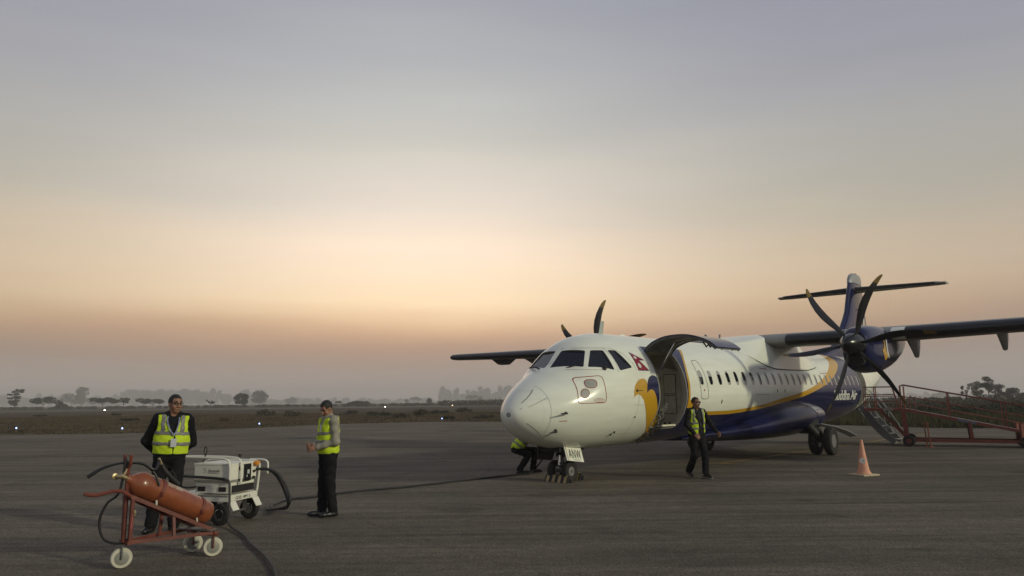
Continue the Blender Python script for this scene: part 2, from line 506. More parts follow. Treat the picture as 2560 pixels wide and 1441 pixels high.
# ---------------------------------------------------------------- foliage
def leaf_quads(C, rad, n, size, g, shell=.45):
    """n leaf quads in ellipsoid clumps; C (k,3) centres, rad (k,3)"""
    k = len(C)
    vol = np.prod(rad, 1) ** .67
    idx = g.choice(k, n, p=vol / vol.sum())
    d = g.normal(size=(n, 3)); d /= np.linalg.norm(d, axis=1)[:, None]
    r = g.uniform(shell, 1.0, n) ** .6
    P = C[idx] + d * rad[idx] * r[:, None]
    a = g.normal(size=(n, 3)); a /= np.linalg.norm(a, axis=1)[:, None]
    b = np.cross(a, g.normal(size=(n, 3))); b /= np.linalg.norm(b, axis=1)[:, None]
    s = size * g.uniform(.6, 1.4, n)[:, None]
    V = np.stack([P - a * s, P + b * s * .55, P + a * s, P - b * s * .55], 1).reshape(-1, 3)
    Q = np.arange(4 * n).reshape(n, 4)
    return V, Q
SEED = [100]
def crown_clumps(shape, H, W, g):
    C, S = [], []
    if shape == 'umbrella':
        for i in range(9):
            x = g.uniform(-.44, .44); y = g.uniform(-.4, .4)
            C.append((x * W, y * W, H * (.74 + .13 * g.uniform(-1, 1) - .26 * abs(x)))); S.append((W * .19, W * .19, H * .16))
    elif shape == 'round':
        for i in range(13):
            d = g.normal(size=3); d /= np.linalg.norm(d); d *= .30
            C.append((d[0] * W, d[1] * W, H * (.60 + d[2]))); S.append((W * .22, W * .22, H * .17))
    elif shape == 'tiered':
        for i, (z, x, w) in enumerate(((.95, .26, .26), (.86, .05, .36), (.74, -.05, .34), (.62, .12, .24), (.55, -.18, .36), (.42, -.05, .34), (.32, -.16, .34), (.25, .02, .24))):
            for s_ in (-1, 1):
                C.append((W * (x + s_ * w * .5 + g.normal() * .03), W * g.uniform(-.15, .15), H * (z + g.normal() * .012))); S.append((W * w * .45, W * .2, H * .045))
    elif shape == 'sparse':
        for i in range(8):
            C.append((W * g.uniform(-.42, .42), W * g.uniform(-.3, .3), H * g.uniform(.5, .95))); S.append((W * .13, W * .13, H * .09))
    elif shape == 'tall':
        for i in range(16):
            z = g.uniform(.22, .97); w = .42 * (1.15 - z) + .08
            C.append((W * g.uniform(-w, w), W * g.uniform(-w, w), H * z)); S.append((W * .17, W * .17, H * .10))
    else:  # bush
        for i in range(8):
            x = g.uniform(-.4, .4)
            C.append((W * x, W * g.uniform(-.3, .3), H * g.uniform(.25, .72) * (1 - .7 * abs(x)))); S.append((W * .2, W * .2, H * .26))
    return np.array(C), np.array(S)
def tree(name, base, H, W, shape, n, leaf, label, cat='tree', group=None, material=None):
    SEED[0] += 1
    g = np.random.default_rng(SEED[0])
    root = empty(name, base)
    tag(root, label, cat, group)
    C, S = crown_clumps(shape, H, W, g)
    V, Q = leaf_quads(C, S, n, leaf, g)
    np_obj('crown', V, Q, material or M['leaf'], root)
    tb = MB()
    if shape == 'bush':
        for c in C[:5]:
            tb.tube([(c[0] * .15, c[1] * .15, -.05), Vector(c) * .5, Vector(c)], [H * .02, H * .014, H * .006], 5)
        tb.build('stem', M['bark'], root)
    else:
        lean = W * g.uniform(-.06, .06)
        top = H * (.55 if shape in ('umbrella', 'round', 'sparse') else .9)
        r = max(H * .018, .05)
        tb.tube([(0, 0, -.1), (lean * .5, 0, top * .5), (lean, 0, top)], [r * 1.25, r, r * .55], 6)
        for c in C[::max(1, len(C) // 7)]:
            z0 = top * g.uniform(.45, .9)
            tb.tube([(lean * z0 / top, 0, z0), ((lean + c[0]) / 2, c[1] / 2, (z0 + c[2]) / 2 + H * .02), tuple(c)], [r * .55, r * .4, r * .2], 5)
        tb.build('trunk', M['bark'], root)
    return root
def tree_px(name, px, ytop, wpx, D, shape, n, label, group, material=None, cat='tree', lift=0, lf=.00105):
    p = at_depth(px, 1005, D)
    hz = at_depth(px, ytop, D)
    base = Vector((p.x, p.y, -.03 + lift)); H = hz.z - base.z; W = wpx * D / FPX
    return tree(name, base, H, W, shape, n, D * lf, label, cat, group, material)
GT = 'trees along the far side of the runway'
for a in [
    ('slender_tree', 38, 974, 40, 405, 'tiered', 1100, 'slender tree of separate leafy tiers, leftmost tree of the skyline'),
    ('umbrella_tree', 108, 991, 54, 415, 'umbrella', 1300, 'flat topped tree next to the slender tiered tree'),
    ('round_tree', 154, 1000, 27, 395, 'bush', 700, 'low round dark tree between two flat topped trees on the left'),
    ('umbrella_tree', 258, 990, 62, 415, 'umbrella', 1500, 'widest flat topped tree, behind the leftmost white runway light'),
    ('umbrella_tree', 309, 993, 33, 415, 'sparse', 500, 'thin see-through tree left of the man with the lanyard'),
    ('umbrella_tree', 383, 992, 58, 415, 'umbrella', 1400, 'flat topped tree close to the head of the man with the lanyard'),
    ('sparse_tree', 527, 998, 20, 405, 'sparse', 200, 'small bare leaning tree between the lanyard man and the round tree'),
    ('round_tree', 603, 984, 38, 395, 'round', 1600, 'dense dark round crowned tree left of its paler twin'),
    ('round_tree', 649, 979, 48, 900, 'round', 1500, 'pale round crowned tree on a thin trunk right of the dark round one'),
    ('round_tree', 1073, 997, 14, 520, 'round', 420, 'small dark round tree near the aircraft nose'),
    ('round_tree', 846, 1002, 13, 620, 'umbrella', 220, 'tiny flat tree just right of the man with clasped hands'),
    ('bushy_tree', 896, 1000, 46, 375, 'bush', 900, 'dark spreading bush with a peaked top beyond the runway'),
    ('round_tree', 1016, 997, 11, 1200, 'round', 220, 'faint lollipop shaped tree in the haze'),
    ('round_tree', 728, 994, 32, 1500, 'round', 500, 'faint low dome of a tree in the haze behind the man with clasped hands'),
    ('round_tree', 1034, 991, 36, 1500, 'umbrella', 500, 'faint broad tree in the haze, larger of two left of the nose'),
    ('round_tree', 1184, 987, 38, 1350, 'umbrella', 500, 'faint broad tree in the haze closest to the nose'),
    ('tall_tree', 205, 966, 50, 1150, 'tall', 1500, 'tall hazy tree with a tufted top rising behind the flat topped trees'),
    ('tall_tree', 180, 984, 60, 1150, 'round', 900, 'hazy broad tree leaning on the tall tufted one'),
]:
    nm, px, yt, w, D, sh, n, lab = a
    tree_px(nm, px, yt, w, D, sh, n, lab, GT)
GR = 'trees on the right behind the ramp'
for a in [
    ('thin_tree', 2418, 957, 26, 200, 'sparse', 420, 'thin straggly tree at the left of the clump behind the ramp'),
    ('tall_tree', 2446, 953, 36, 205, 'tall', 1300, 'open crowned tree left of the tallest one behind the ramp'),
    ('tall_tree', 2474, 943, 48, 205, 'tall', 2300, 'tallest tree of the clump behind the ramp'),
    ('tall_tree', 2508, 960, 36, 210, 'tall', 1300, 'medium tree just right of the tallest tree behind the ramp'),
    ('round_tree', 2532, 969, 40, 200, 'round', 1500, 'rounded dense tree near the right edge of the picture'),
    ('round_tree', 2565, 980, 44, 200, 'round', 1200, 'tree cut by the right edge of the picture'),
    ('round_tree', 2352, 983, 40, 1500, 'round', 700, 'faint grey tree in the haze above the ramp'),
]:
    nm, px, yt, w, D, sh, n, lab = a
    tree_px(nm, px, yt, w, D, sh, int(n * 2.2), lab, GR, lf=.0006 if D < 400 else .00105)

# far wood, nothing in it can be counted: bands of leaf masses in the haze
def wood(name, bands, n_per, label):
    g = np.random.default_rng(55)
    Vs, Qs, off = [], [], 0
    for x0, x1, ylo, yhi, D, step in bands:
        C, S = [], []
        for px in np.arange(x0, x1, step):
            px += g.uniform(-step * .4, step * .4)
            top = max(4.0, min(at_depth(px, g.uniform(yhi, ylo), D).z, 46))
            X = at_depth(px, 1005, D).x
            w = step * D / FPX * g.uniform(.55, 1.1)
            for q in range(3):
                C.append((X + g.uniform(-.4, .4) * w, D + g.uniform(-20, 20), top * (.3 + .28 * q))); S.append((w * .75, w * .75, top * .24))
        V, Q = leaf_quads(np.array(C), np.array(S), int(n_per * len(C)), D * .0016, g, .1)
        Vs.append(V); Qs.append(Q + off); off += len(V)
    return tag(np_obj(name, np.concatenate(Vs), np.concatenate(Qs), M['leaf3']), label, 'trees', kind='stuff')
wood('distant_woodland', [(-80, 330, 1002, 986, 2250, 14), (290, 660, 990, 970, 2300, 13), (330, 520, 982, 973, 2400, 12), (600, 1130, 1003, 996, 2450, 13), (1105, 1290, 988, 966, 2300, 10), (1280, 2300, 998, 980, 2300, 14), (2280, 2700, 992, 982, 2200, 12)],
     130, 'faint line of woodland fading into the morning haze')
# low scrub strip beyond the runway
def scrub(name, bands, label, leaf=.0012, density=50):
    g = np.random.default_rng(77)
    Vs, Qs, off = [], [], 0
    for x0, x1, D0, D1, h0, h1, cnt in bands:
        px = g.uniform(x0, x1, cnt); D = g.uniform(D0, D1, cnt); h = g.uniform(h0, h1, cnt)
        C = []; S = []
        for a, d, hh in zip(px, D, h):
            p = at_depth(a, 1005, d); w = hh * g.uniform(.7, 1.6)
            C.append((p.x, d, hh * .42)); S.append((w, w, hh * .5))
        V, Q = leaf_quads(np.array(C), np.array(S), density * cnt, (D0 + D1) / 2 * leaf, g, .2)
        Vs.append(V); Qs.append(Q + off); off += len(V)
    return tag(np_obj(name, np.concatenate(Vs), np.concatenate(Qs), M['leaf2']), label, 'scrub', kind='stuff')
scrub('runway_scrub', [(-60, 700, 380, 460, .7, 1.6, 150), (640, 1300, 380, 460, .7, 1.6, 140), (1105, 1270, 330, 345, 2.0, 3.4, 60), (1300, 2400, 330, 400, 1, 2.2, 140)], 'low scrub along the far edge of the runway')
scrub('slope_scrub', [(2120, 2640, 66, 118, .5, 1.35, 330), (2150, 2640, 120, 190, 1.2, 2.2, 160)], 'dense dark scrub behind the boarding ramp', density=70)

# single shrubs in the field
GS = 'shrubs standing in the airfield grass'
SHR = [(100, 1041, 26, 5, 'low dark shrub in the grass at the far left'), (290, 1039, 22, 5, 'small shrub straight above the blue light left of the man with the lanyard'),
       (325, 1052, 40, 7, 'spreading tuft just left of the shoulder of the man with the lanyard'), (560, 1052, 22, 6, 'small shrub right of the man with the lanyard'),
       (662, 1040, 52, 16, 'dark bush right above the blue light in the middle of the field'), (720, 1042, 58, 15, 'wide dark bush left of the man with clasped hands'),
       (880, 1036, 40, 10, 'pale bush right behind the man with clasped hands'), (945, 1040, 62, 14, 'long low dark bush right of the man with clasped hands'),
       (1000, 1045, 44, 11, 'dark bush in the middle between the man with clasped hands and the nose'), (1052, 1040, 50, 18, 'tall dark bush half way to the blue light near the nose'),
       (1100, 1034, 38, 9, 'low bush behind the blue light near the nose'), (1160, 1030, 40, 11, 'peaked bush close to the nose of the aircraft'), (1210, 1046, 48, 9, 'flat bush beside the nose of the aircraft'),
       (1120, 1048, 34, 7, 'tiny tuft just behind the blue light near the nose')]
for px, py, w, h, lab in SHR:
    b = gnd(px, py); D = b.y; H = h * D / FPX * 1.15; W = w * D / FPX
    SEED[0] += 1
    tree('shrub', (b.x, b.y, -.03), H, W, 'bush', 420, D * .0011, lab, 'shrub', GS, M['leaf2'] if len(lab) % 2 else M['leaf'])
GS2 = 'shrubs behind the ramp'
for px, D, H, W, lab in [(2190, 66, 1.3, 4.0, 'green shrub behind the tail of the aircraft'), (2285, 62, 1.3, 3.5, 'round shrub framed by the railings of the ramp platform'), (2360, 66, 1.5, 4.5, 'dark shrub behind the middle of the ramp'),
                    (2440, 62, 1.2, 3.4, 'shrub behind the ramp under the thin straggly tree'), (2500, 65, 1.5, 4.2, 'shrub behind the low end of the ramp'), (2555, 60, 1.3, 3.4, 'shrub at the right edge of the picture behind the ramp')]:
    p = at_depth(px, 1005, D)
    tree('shrub', (p.x, D, -.03), H, W, 'bush', 900, .085, lab, 'shrub', GS2, M['leaf'])
V, T = tufts(26000, (16, 62), (37, 66), (.18, .5), 5, keep)
M['greengrass'] = mat('green_verge_grass', (.030, .034, .014), .9, col2=(.085, .076, .034), scale=.2, spec=.1, detail=8)
tag(np_obj('verge_grass', V, T, M['greengrass']), 'taller green grass on the verge behind the ramp', 'grass', kind='stuff')

# ---------------------------------------------------------------- airfield lights (lit)
M['bluelamp'] = mat('blue_lamp', (.3, .4, .9), .3, emit=(.35, .5, 1.0), estr=3.0)
M['whitelamp'] = mat('white_lamp', (.9, .9, .85), .3, emit=(1.0, .97, .85), estr=7.0)
M['warmlamp'] = mat('warm_lamp', (.9, .8, .6), .3, emit=(1.0, .72, .42), estr=6.0)
M['lampbase'] = mat('lamp_base', (.10, .09, .05), .6)
def field_light(name, base, h, r, lampmat, label, group):
    t = empty(name, base); tag(t, label, 'airfield light', group)
    MB().lathe([(0, r * 1.1), (.03, r * 1.1), (.05, r * .5), (h * .6, r * .4), (h * .62, r * .9), (h * .66, r * .9)], (0, 0, 0), (0, 0, 1), 10).build('stand', M['lampbase'], t)
    MB().lathe([(h * .66, r * .85), (h * .8, r * .85), (h * .93, r * .6), (h, r * .15)], (0, 0, 0), (0, 0, 1), 10).build('lens', lampmat, t)
for px, py, lab in [(40, 1079, 'blue taxiway edge light at the far left'), (305, 1080, 'blue taxiway edge light left of the man with the lanyard'), (648, 1067, 'blue taxiway edge light between the two men on the left'), (1105, 1053, 'blue taxiway edge light nearest the aircraft nose')]:
    b = gnd(px, py)
    field_light('taxiway_light', (b.x, b.y, -.03), .32, .06, M['bluelamp'], lab, 'blue taxiway edge lights')
for px, D, lab, mm in [(263, 205, 'white runway edge light under the flat topped trees', 'whitelamp'), (963, 236, 'white runway edge light right of the man with clasped hands', 'whitelamp'), (1131, 284, 'white runway edge light nearest the aircraft nose', 'warmlamp')]:
    p = at_depth(px, 1005, D)
    field_light('runway_light', (p.x, D, -.03), .6, .24, M[mm], lab, 'white runway edge lights')
for px, py, D, lab in [(2206, 1002.5, 300, 'warm lamp glowing far behind the ramp railings, left of the pair'), (2221, 1002, 330, 'warm lamp glowing far behind the ramp railings, right of the pair')]:
    q = at_depth(px, py, D)
    field_light('distant_lamp', (q.x, D, -.03), max(q.z + .2, .8), .28, M['warmlamp'], lab, 'distant lamps')

# ---------------------------------------------------------------- air
hz = MB().box((0, 1200, 26), (6000, 3400, 55)).build('haze', None)
hm = bpy.data.materials.new('haze'); hm.use_nodes = True
hn = hm.node_tree
for n in list(hn.nodes):
    if n.type != 'OUTPUT_MATERIAL': hn.nodes.remove(n)
pv = hn.nodes.new('ShaderNodeVolumePrincipled')
pv.inputs['Color'].default_value = (.93, .90, .88, 1)
pv.inputs['Density'].default_value = .0006
pv.inputs['Anisotropy'].default_value = .1
hn.links.new(pv.outputs[0], hn.nodes['Material Output'].inputs['Volume'])
hz.data.materials.append(hm)
tag(hz, 'thin morning haze over the airfield', 'haze', kind='stuff')
# ================================================================== AIRCRAFT
# builder coordinates: a = metres aft of the nose wheel, l = metres to the aircraft's left, z = height at the nose wheel
NX, NY, HEAD, ATT = 1.039, 16.3854, 0.7053, 0.0088
AC = empty('airliner', (NX, NY, 0), math.atan2(-math.cos(HEAD), -math.sin(HEAD)))
tag(AC, 'white twin turboprop airliner with navy belly, yellow stripe and open cargo door', 'aircraft')
def P(a, l, z):
    return Vector((-a, l, z + a * ATT))
def G(a, l, z):          # ground-referenced (wheels, airstair foot)
    return Vector((-a, l, z))
def world_ac(a, l, z):
    return AC.matrix_basis @ P(a, l, z)

def pchip(xs, ys, x):
    xs = np.asarray(xs, float); ys = np.asarray(ys, float); x = np.asarray(x, float)
    h = np.diff(xs); d = np.diff(ys) / h; mm = np.zeros_like(ys)
    mm[0] = d[0]; mm[-1] = d[-1]
    for i in range(1, len(xs) - 1):
        if d[i - 1] * d[i] > 0:
            w1 = 2 * h[i] + h[i - 1]; w2 = h[i] + 2 * h[i - 1]
            mm[i] = (w1 + w2) / (w1 / d[i - 1] + w2 / d[i])
    i = np.clip(np.searchsorted(xs, x) - 1, 0, len(xs) - 2)
    t = (x - xs[i]) / h[i]
    return (2*t**3-3*t**2+1)*ys[i] + (t**3-2*t**2+t)*h[i]*mm[i] + (-2*t**3+3*t**2)*ys[i+1] + (t**3-t**2)*h[i]*mm[i+1]
# station, top, bottom, half width, height of the widest point
ST = np.array([(-1.76,1.47,1.47,0.00,1.47),(-1.735,1.58,1.37,.13,1.47),(-1.67,1.69,1.26,.255,1.47),(-1.52,1.835,1.125,.42,1.48),(-1.28,2.00,.98,.615,1.51),
(-1.00,2.16,.87,.79,1.56),(-0.70,2.315,.79,.935,1.62),(-0.40,2.48,.735,1.05,1.67),(-0.10,2.76,.70,1.145,1.72),(0.25,3.03,.675,1.235,1.77),(0.7,3.20,.66,1.32,1.82),
(1.3,3.28,.655,1.39,1.85),(2.2,3.285,.65,1.4325,1.85),(16.0,3.285,.65,1.4325,1.85),(17.5,3.285,.76,1.42,1.90),(19.5,3.27,1.10,1.30,2.08),(21.5,3.22,1.58,1.05,2.36),(23.5,3.13,2.12,.68,2.60),(25.3,3.0,2.62,.2,2.80)])
def prof(a):
    return [pchip(ST[:, 0], ST[:, i], a) for i in (1, 2, 3, 4)]
def half_l(a, z):
    t, b, w, m_ = prof(np.asarray(a, float)); z = np.asarray(z, float)
    s = np.where(z > m_, (z - m_) / (t - m_), (m_ - z) / (m_ - b))
    return w * np.sqrt(np.clip(1 - s * s, 0, 1))
def Fimp(X):
    """implicit fuselage in local coordinates (n,3); 0 on the skin"""
    a = np.clip(-X[:, 0], -1.755, 25.29); z = X[:, 2] + X[:, 0] * ATT
    t, b, w, m_ = prof(a)
    s = np.where(z > m_, (z - m_) / (t - m_), (m_ - z) / (m_ - b))
    return np.hypot(X[:, 1] / w, s) - 1
def Fgrad(X):
    g = np.zeros_like(X)
    for k in range(3):
        d = np.zeros(3); d[k] = .004
        g[:, k] = Fimp(X + d) - Fimp(X - d)
    return g / np.maximum(np.linalg.norm(g, axis=1), 1e-9)[:, None]
def skin(a, z, off=.004, side=1):
    """points on the left (side=1) or right skin, lifted off by off metres"""
    a = np.asarray(a, float); z = np.asarray(z, float)
    X = np.c_[-a, side * half_l(a, z), z + a * ATT]
    return X + Fgrad(X) * off

# ---- livery material: white, navy belly and yellow stripe follow the hull
def livery():
    m = bpy.data.materials.new('airliner_livery'); m.use_nodes = True
    nt = m.node_tree; b = nt.nodes['Principled BSDF']; L = nt.links.new
    def N(t): return nt.nodes.new(t)
    tcn = N('ShaderNodeTexCoord'); sp = N('ShaderNodeSeparateXYZ'); L(tcn.outputs['Object'], sp.inputs[0])
    def mth(op, x, y=None, clamp=False):
        n = N('ShaderNodeMath'); n.operation = op; n.use_clamp = clamp
        for i, v in enumerate((x, y)):
            if v is None: continue
            if isinstance(v, (int, float)): n.inputs[i].default_value = v
            else: L(v, n.inputs[i])
        return n.outputs[0]
    a = mth('MULTIPLY', sp.outputs['X'], -1.0)
    z = mth('SUBTRACT', sp.outputs['Z'], mth('MULTIPLY', a, ATT))
    def curve(inp, lo, hi, pts, scale):
        u = mth('DIVIDE', mth('SUBTRACT', inp, lo), hi - lo, True)
        fc = N('ShaderNodeFloatCurve'); c = fc.mapping.curves[0]
        xs = np.array([p[0] for p in pts]); ys = np.array([p[1] for p in pts])
        q = np.unique(np.r_[np.linspace(xs[0], xs[-1], 40), xs]); v = pchip(xs, ys, q)
        c.points[0].location = ((q[0] - lo) / (hi - lo), v[0] / scale); c.points[1].location = ((q[-1] - lo) / (hi - lo), v[-1] / scale)
        for x_, y_ in zip(q[1:-1], v[1:-1]): c.points.new((x_ - lo) / (hi - lo), y_ / scale)
        for p_ in c.points: p_.handle_type = 'VECTOR'
        fc.mapping.update(); L(u, fc.inputs['Value'])
        return mth('MULTIPLY', fc.outputs[0], scale)
    lo_pts = [(-2, 1.5), (3.0, 1.50), (3.3, 1.50), (3.6, 1.36), (4.0, 1.31), (4.49, 1.293), (5.7, 1.282), (6.87, 1.325), (8.1, 1.40), (9.39, 1.525), (10.67, 1.64), (11.57, 1.755), (12.37, 1.883), (13.27, 2.045), (13.78, 2.145), (14.09, 2.232), (14.74, 2.412), (15.42, 2.617), (15.95, 2.78), (16.34, 2.93), (16.9, 3.35), (17.2, 3.5), (25.5, 3.5)]
    up_pts = [(-2, 1.7), (3.0, 1.70), (3.35, 1.70), (3.6, 1.52), (3.9, 1.43), (4.3, 1.40), (4.53, 1.386), (5.62, 1.381), (6.78, 1.415), (7.99, 1.505), (8.53, 1.561), (9.44, 1.674), (10.46, 1.766), (11.2, 1.861), (12.0, 1.991), (12.7, 2.141), (13.4, 2.312), (13.92, 2.46), (14.59, 2.677), (15.29, 2.907), (15.8, 3.15), (16.2, 3.5), (25.5, 3.5)]
    flo = curve(a, -2, 25.5, lo_pts, 4.0); fup = curve(a, -2, 25.5, up_pts, 4.0)
    Alo = curve(z, .5, 3.5, [(.5, 3.2), (1.5, 3.22), (1.78, 3.234), (2.28, 3.29), (2.55, 3.41), (2.8, 3.62), (3.1, 3.9), (3.5, 4.0)], 6.0)
    Aup = curve(z, .5, 3.5, [(.5, 3.3), (1.5, 3.33), (1.78, 3.335), (2.34, 3.40), (2.65, 3.56), (2.93, 3.88), (3.5, 4.2)], 6.0)
    Bfr = curve(z, .5, 3.5, [(.5, 2.36), (.65, 2.30), (.8, 2.22), (.93, 2.155), (1.09, 2.09), (1.19, 2.06), (1.33, 2.0), (1.55, 1.9), (1.8, 1.87), (2.5, 1.87), (3.5, 1.9)], 6.0)
    lt = lambda x, y: mth('LESS_THAN', x, y)
    gt = lambda x, y: mth('GREATER_THAN', x, y)
    front = gt(a, Bfr)
    tail = lt(a, 17.85)
    below = lt(z, 2.95)
    blue = mth('MAXIMUM', mth('MULTIPLY', lt(z, flo), front), mth('MULTIPLY', mth('MULTIPLY', lt(a, Alo), front), below))
    yel = mth('MAXIMUM', mth('MULTIPLY', lt(z, fup), front), mth('MULTIPLY', mth('MULTIPLY', lt(a, Aup), front), below))
    blue = mth('MULTIPLY', blue, tail); yel = mth('MULTIPLY', yel, tail)
    def mix(f, x, y):
        n = N('ShaderNodeMix'); n.data_type = 'RGBA'; L(f, n.inputs[0])
        for i, v in ((6, x), (7, y)):
            if isinstance(v, tuple): n.inputs[i].default_value = (*v, 1)
            else: L(v, n.inputs[i])
        return n.outputs[2]
    # grime streaks running aft and down
    mp = N('ShaderNodeMapping'); mp.inputs['Scale'].default_value = (.5, 1, 3.0); L(tcn.outputs['Object'], mp.inputs[0])
    nz_ = N('ShaderNodeTexNoise'); nz_.inputs['Scale'].default_value = 2.2; nz_.inputs['Detail'].default_value = 6; L(mp.outputs[0], nz_.inputs['Vector'])
    gr = N('ShaderNodeMapRange'); L(nz_.outputs['Fac'], gr.inputs[0]); gr.inputs[1].default_value = .35; gr.inputs[2].default_value = .75; gr.inputs[3].default_value = 1.0; gr.inputs[4].default_value = .90
    # fine frame and stringer joints
    def joint(inp, pitch, w):
        f = mth('ABSOLUTE', mth('SUBTRACT', mth('FRACT', mth('DIVIDE', inp, pitch)), .5))
        return mth('MULTIPLY', mth('LESS_THAN', f, w / pitch), .10)
    seam = mth('SUBTRACT', 1.0, mth('MAXIMUM', joint(a, 2.65, .005), joint(mth('ADD', z, .18), .78, .004)))
    wh = N('ShaderNodeMix'); wh.data_type = 'RGBA'; wh.blend_type = 'MULTIPLY'; wh.inputs[0].default_value = 1
    wh.inputs[6].default_value = (*WHITE, 1)
    cc = N('ShaderNodeCombineColor'); tot = mth('MULTIPLY', gr.outputs[0], seam); [L(tot, cc.inputs[i]) for i in range(3)]
    L(cc.outputs[0], wh.inputs[7])
    col = mix(blue, mix(yel, wh.outputs[2], YEL), NAVY)
    L(col, b.inputs['Base Color'])
    wv = N('ShaderNodeTexNoise'); wv.inputs['Scale'].default_value = 1.7; wv.inputs['Detail'].default_value = 2; L(tcn.outputs['Object'], wv.inputs['Vector'])
    bm_ = N('ShaderNodeBump'); bm_.inputs['Strength'].default_value = .12; bm_.inputs['Distance'].default_value = .03; L(wv.outputs['Fac'], bm_.inputs['Height']); L(bm_.outputs[0], b.inputs['Normal'])
    b.inputs['Roughness'].default_value = .2
    return m
M['livery'] = livery()

# ---- fuselage solid
def ring_pts(a, n=96):
    t, b, w, m_ = prof(np.array(a))
    th = np.linspace(0, 2 * np.pi, n, endpoint=False)
    c, s = np.cos(th), np.sin(th)
    l = w * c; z = np.where(s >= 0, m_ + (t - m_) * s, m_ + (m_ - b) * s)
    return [P(a, l[i], z[i]) for i in range(n)]
sts = list(-1.76 + 0.26 * np.linspace(0, 1, 14)[1:] ** 1.7) + list(np.arange(-1.44, 2.3, .075)) + list(np.arange(2.4, 16.1, .24)) + list(np.arange(16.3, 25.3, .26)) + [25.3]
NR = 96
fv = [P(-1.76, 0, 1.47)]
for a in sts: fv += ring_pts(a, NR)
fv.append(P(25.34, 0, 2.81))
ff = [(0, 1 + j, 1 + (j + 1) % NR) for j in range(NR)]
for i in range(len(sts) - 1):
    k = 1 + i * NR
    ff += [(k + j, k + NR + j, k + NR + (j + 1) % NR, k + (j + 1) % NR) for j in range(NR)]
k = 1 + (len(sts) - 1) * NR
ff += [(k + (j + 1) % NR, k + j, len(fv) - 1) for j in range(NR)]
FUS = recalc(mesh_obj('fuselage', fv, ff, M['livery'], AC))

def rounded(poly, r, n=4):
    out = []
    k = len(poly); poly = [Vector((p[0], p[1])) for p in poly]
    for i in range(k):
        p, a_, b_ = poly[i], poly[i - 1], poly[(i + 1) % k]
        u = (a_ - p); v = (b_ - p); rr = min(r, u.length * .45, v.length * .45)
        s, e = p + u.normalized() * rr, p + v.normalized() * rr
        for q in range(n + 1):
            t = q / n
            out.append(((1 - t) ** 2 * s + 2 * t * (1 - t) * p + t * t * e)[:])
    return out
cut_v, cut_f = [], []
def add_cut(lo, hi):
    k = len(cut_v); n = len(lo)
    cut_v.extend(lo); cut_v.extend(hi)
    cut_f.append(tuple(k + i for i in reversed(range(n)))); cut_f.append(tuple(k + n + i for i in range(n)))
    for i in range(n): cut_f.append((k + i, k + (i + 1) % n, k + n + (i + 1) % n, k + n + i))
def flat_window(poly, side, depth):
    """(a,z) outline on the hull -> flat pane polygon sunk by depth, and its cutter"""
    q = np.array(poly); X = skin(q[:, 0], q[:, 1], 0.0, side)
    c = X.mean(0); u, s_, vt = np.linalg.svd(X - c)
    n = vt[2]
    if n @ Fgrad(c[None])[0] < 0: n = -n
    X = X - np.outer((X - c) @ n, n)
    base = X - n * (depth + max(0, -((skin(q[:, 0], q[:, 1], 0.0, side) - c) @ n).min()))
    add_cut([Vector(p) for p in base], [Vector(p + n * .5) for p in base])
    return [Vector(p + n * .006) for p in base], Vector(n)
panes = []
WS = [('windshield', [(-.032, 2.816, -.07), ], None)]
# cockpit glazing outlines: (a,l,z) corners measured on the left side, mirrored to the right
FP = [(-.03, .075, 2.816), (.139, .596, 2.803), (-.172, .76, 2.434), (-.47, .07, 2.44)]
def pane_from_corners(cor, side, depth, r):
    """corners are real hull points; sink to a plane, round the corners"""
    X = np.array([P(a, l * side, z) for a, l, z in cor])
    c = X.mean(0); u, s_, vt = np.linalg.svd(X - c); n = vt[2]
    if n @ Fgrad(c[None])[0] < 0: n = -n
    ex = X[1] - X[0]; ex -= n * (ex @ n); ex /= np.linalg.norm(ex); ey = np.cross(n, ex)
    q2 = [((p - c) @ ex, (p - c) @ ey) for p in X]
    q2 = rounded(q2, r, 3)
    base = [c + ex * p[0] + ey * p[1] - n * depth for p in q2]
    add_cut([Vector(p) for p in base], [Vector(p + n * .6) for p in base])
    return [Vector(p + n * .006) for p in base], n
S1 = [(.217, .672, 2.809), (.473, .835, 2.81), (.437, 1.148, 2.368), (-.109, .826, 2.433)]
S2 = [(.578, .874, 2.816), (.80, .943, 2.816), (1.009, 1.239, 2.428), (.587, 1.192, 2.357)]
for side in (1, -1):
    panes.append(('windshield_pane', *pane_from_corners(FP, side, .02, .04), 'glass'))
    panes.append(('cockpit_side_window', *pane_from_corners(S1, side, .02, .04), 'glass'))
    panes.append(('cockpit_side_window', *pane_from_corners(S2, side, .02, .04), 'glass'))
# cabin windows
WP, WX0, WZ = .5303, 4.0182, 2.2321
def win_outline(a0, z0, w=.20, h=.36, n=20):
    out = []
    for i in range(n):
        t = 2 * math.pi * i / n; c, s = math.cos(t), math.sin(t)
        out.append((a0 + w / 2 * math.copysign(abs(c) ** .6, c), z0 + h / 2 * math.copysign(abs(s) ** .62, s)))
    return out
for i in range(26):
    for side in (1, -1):
        pl, n = flat_window(win_outline(WX0 + i * WP, WZ), side, .012)
        panes.append(('cabin_window', pl, n, ('glass' if i < 8 else 'shade') if side > 0 else 'glass'))
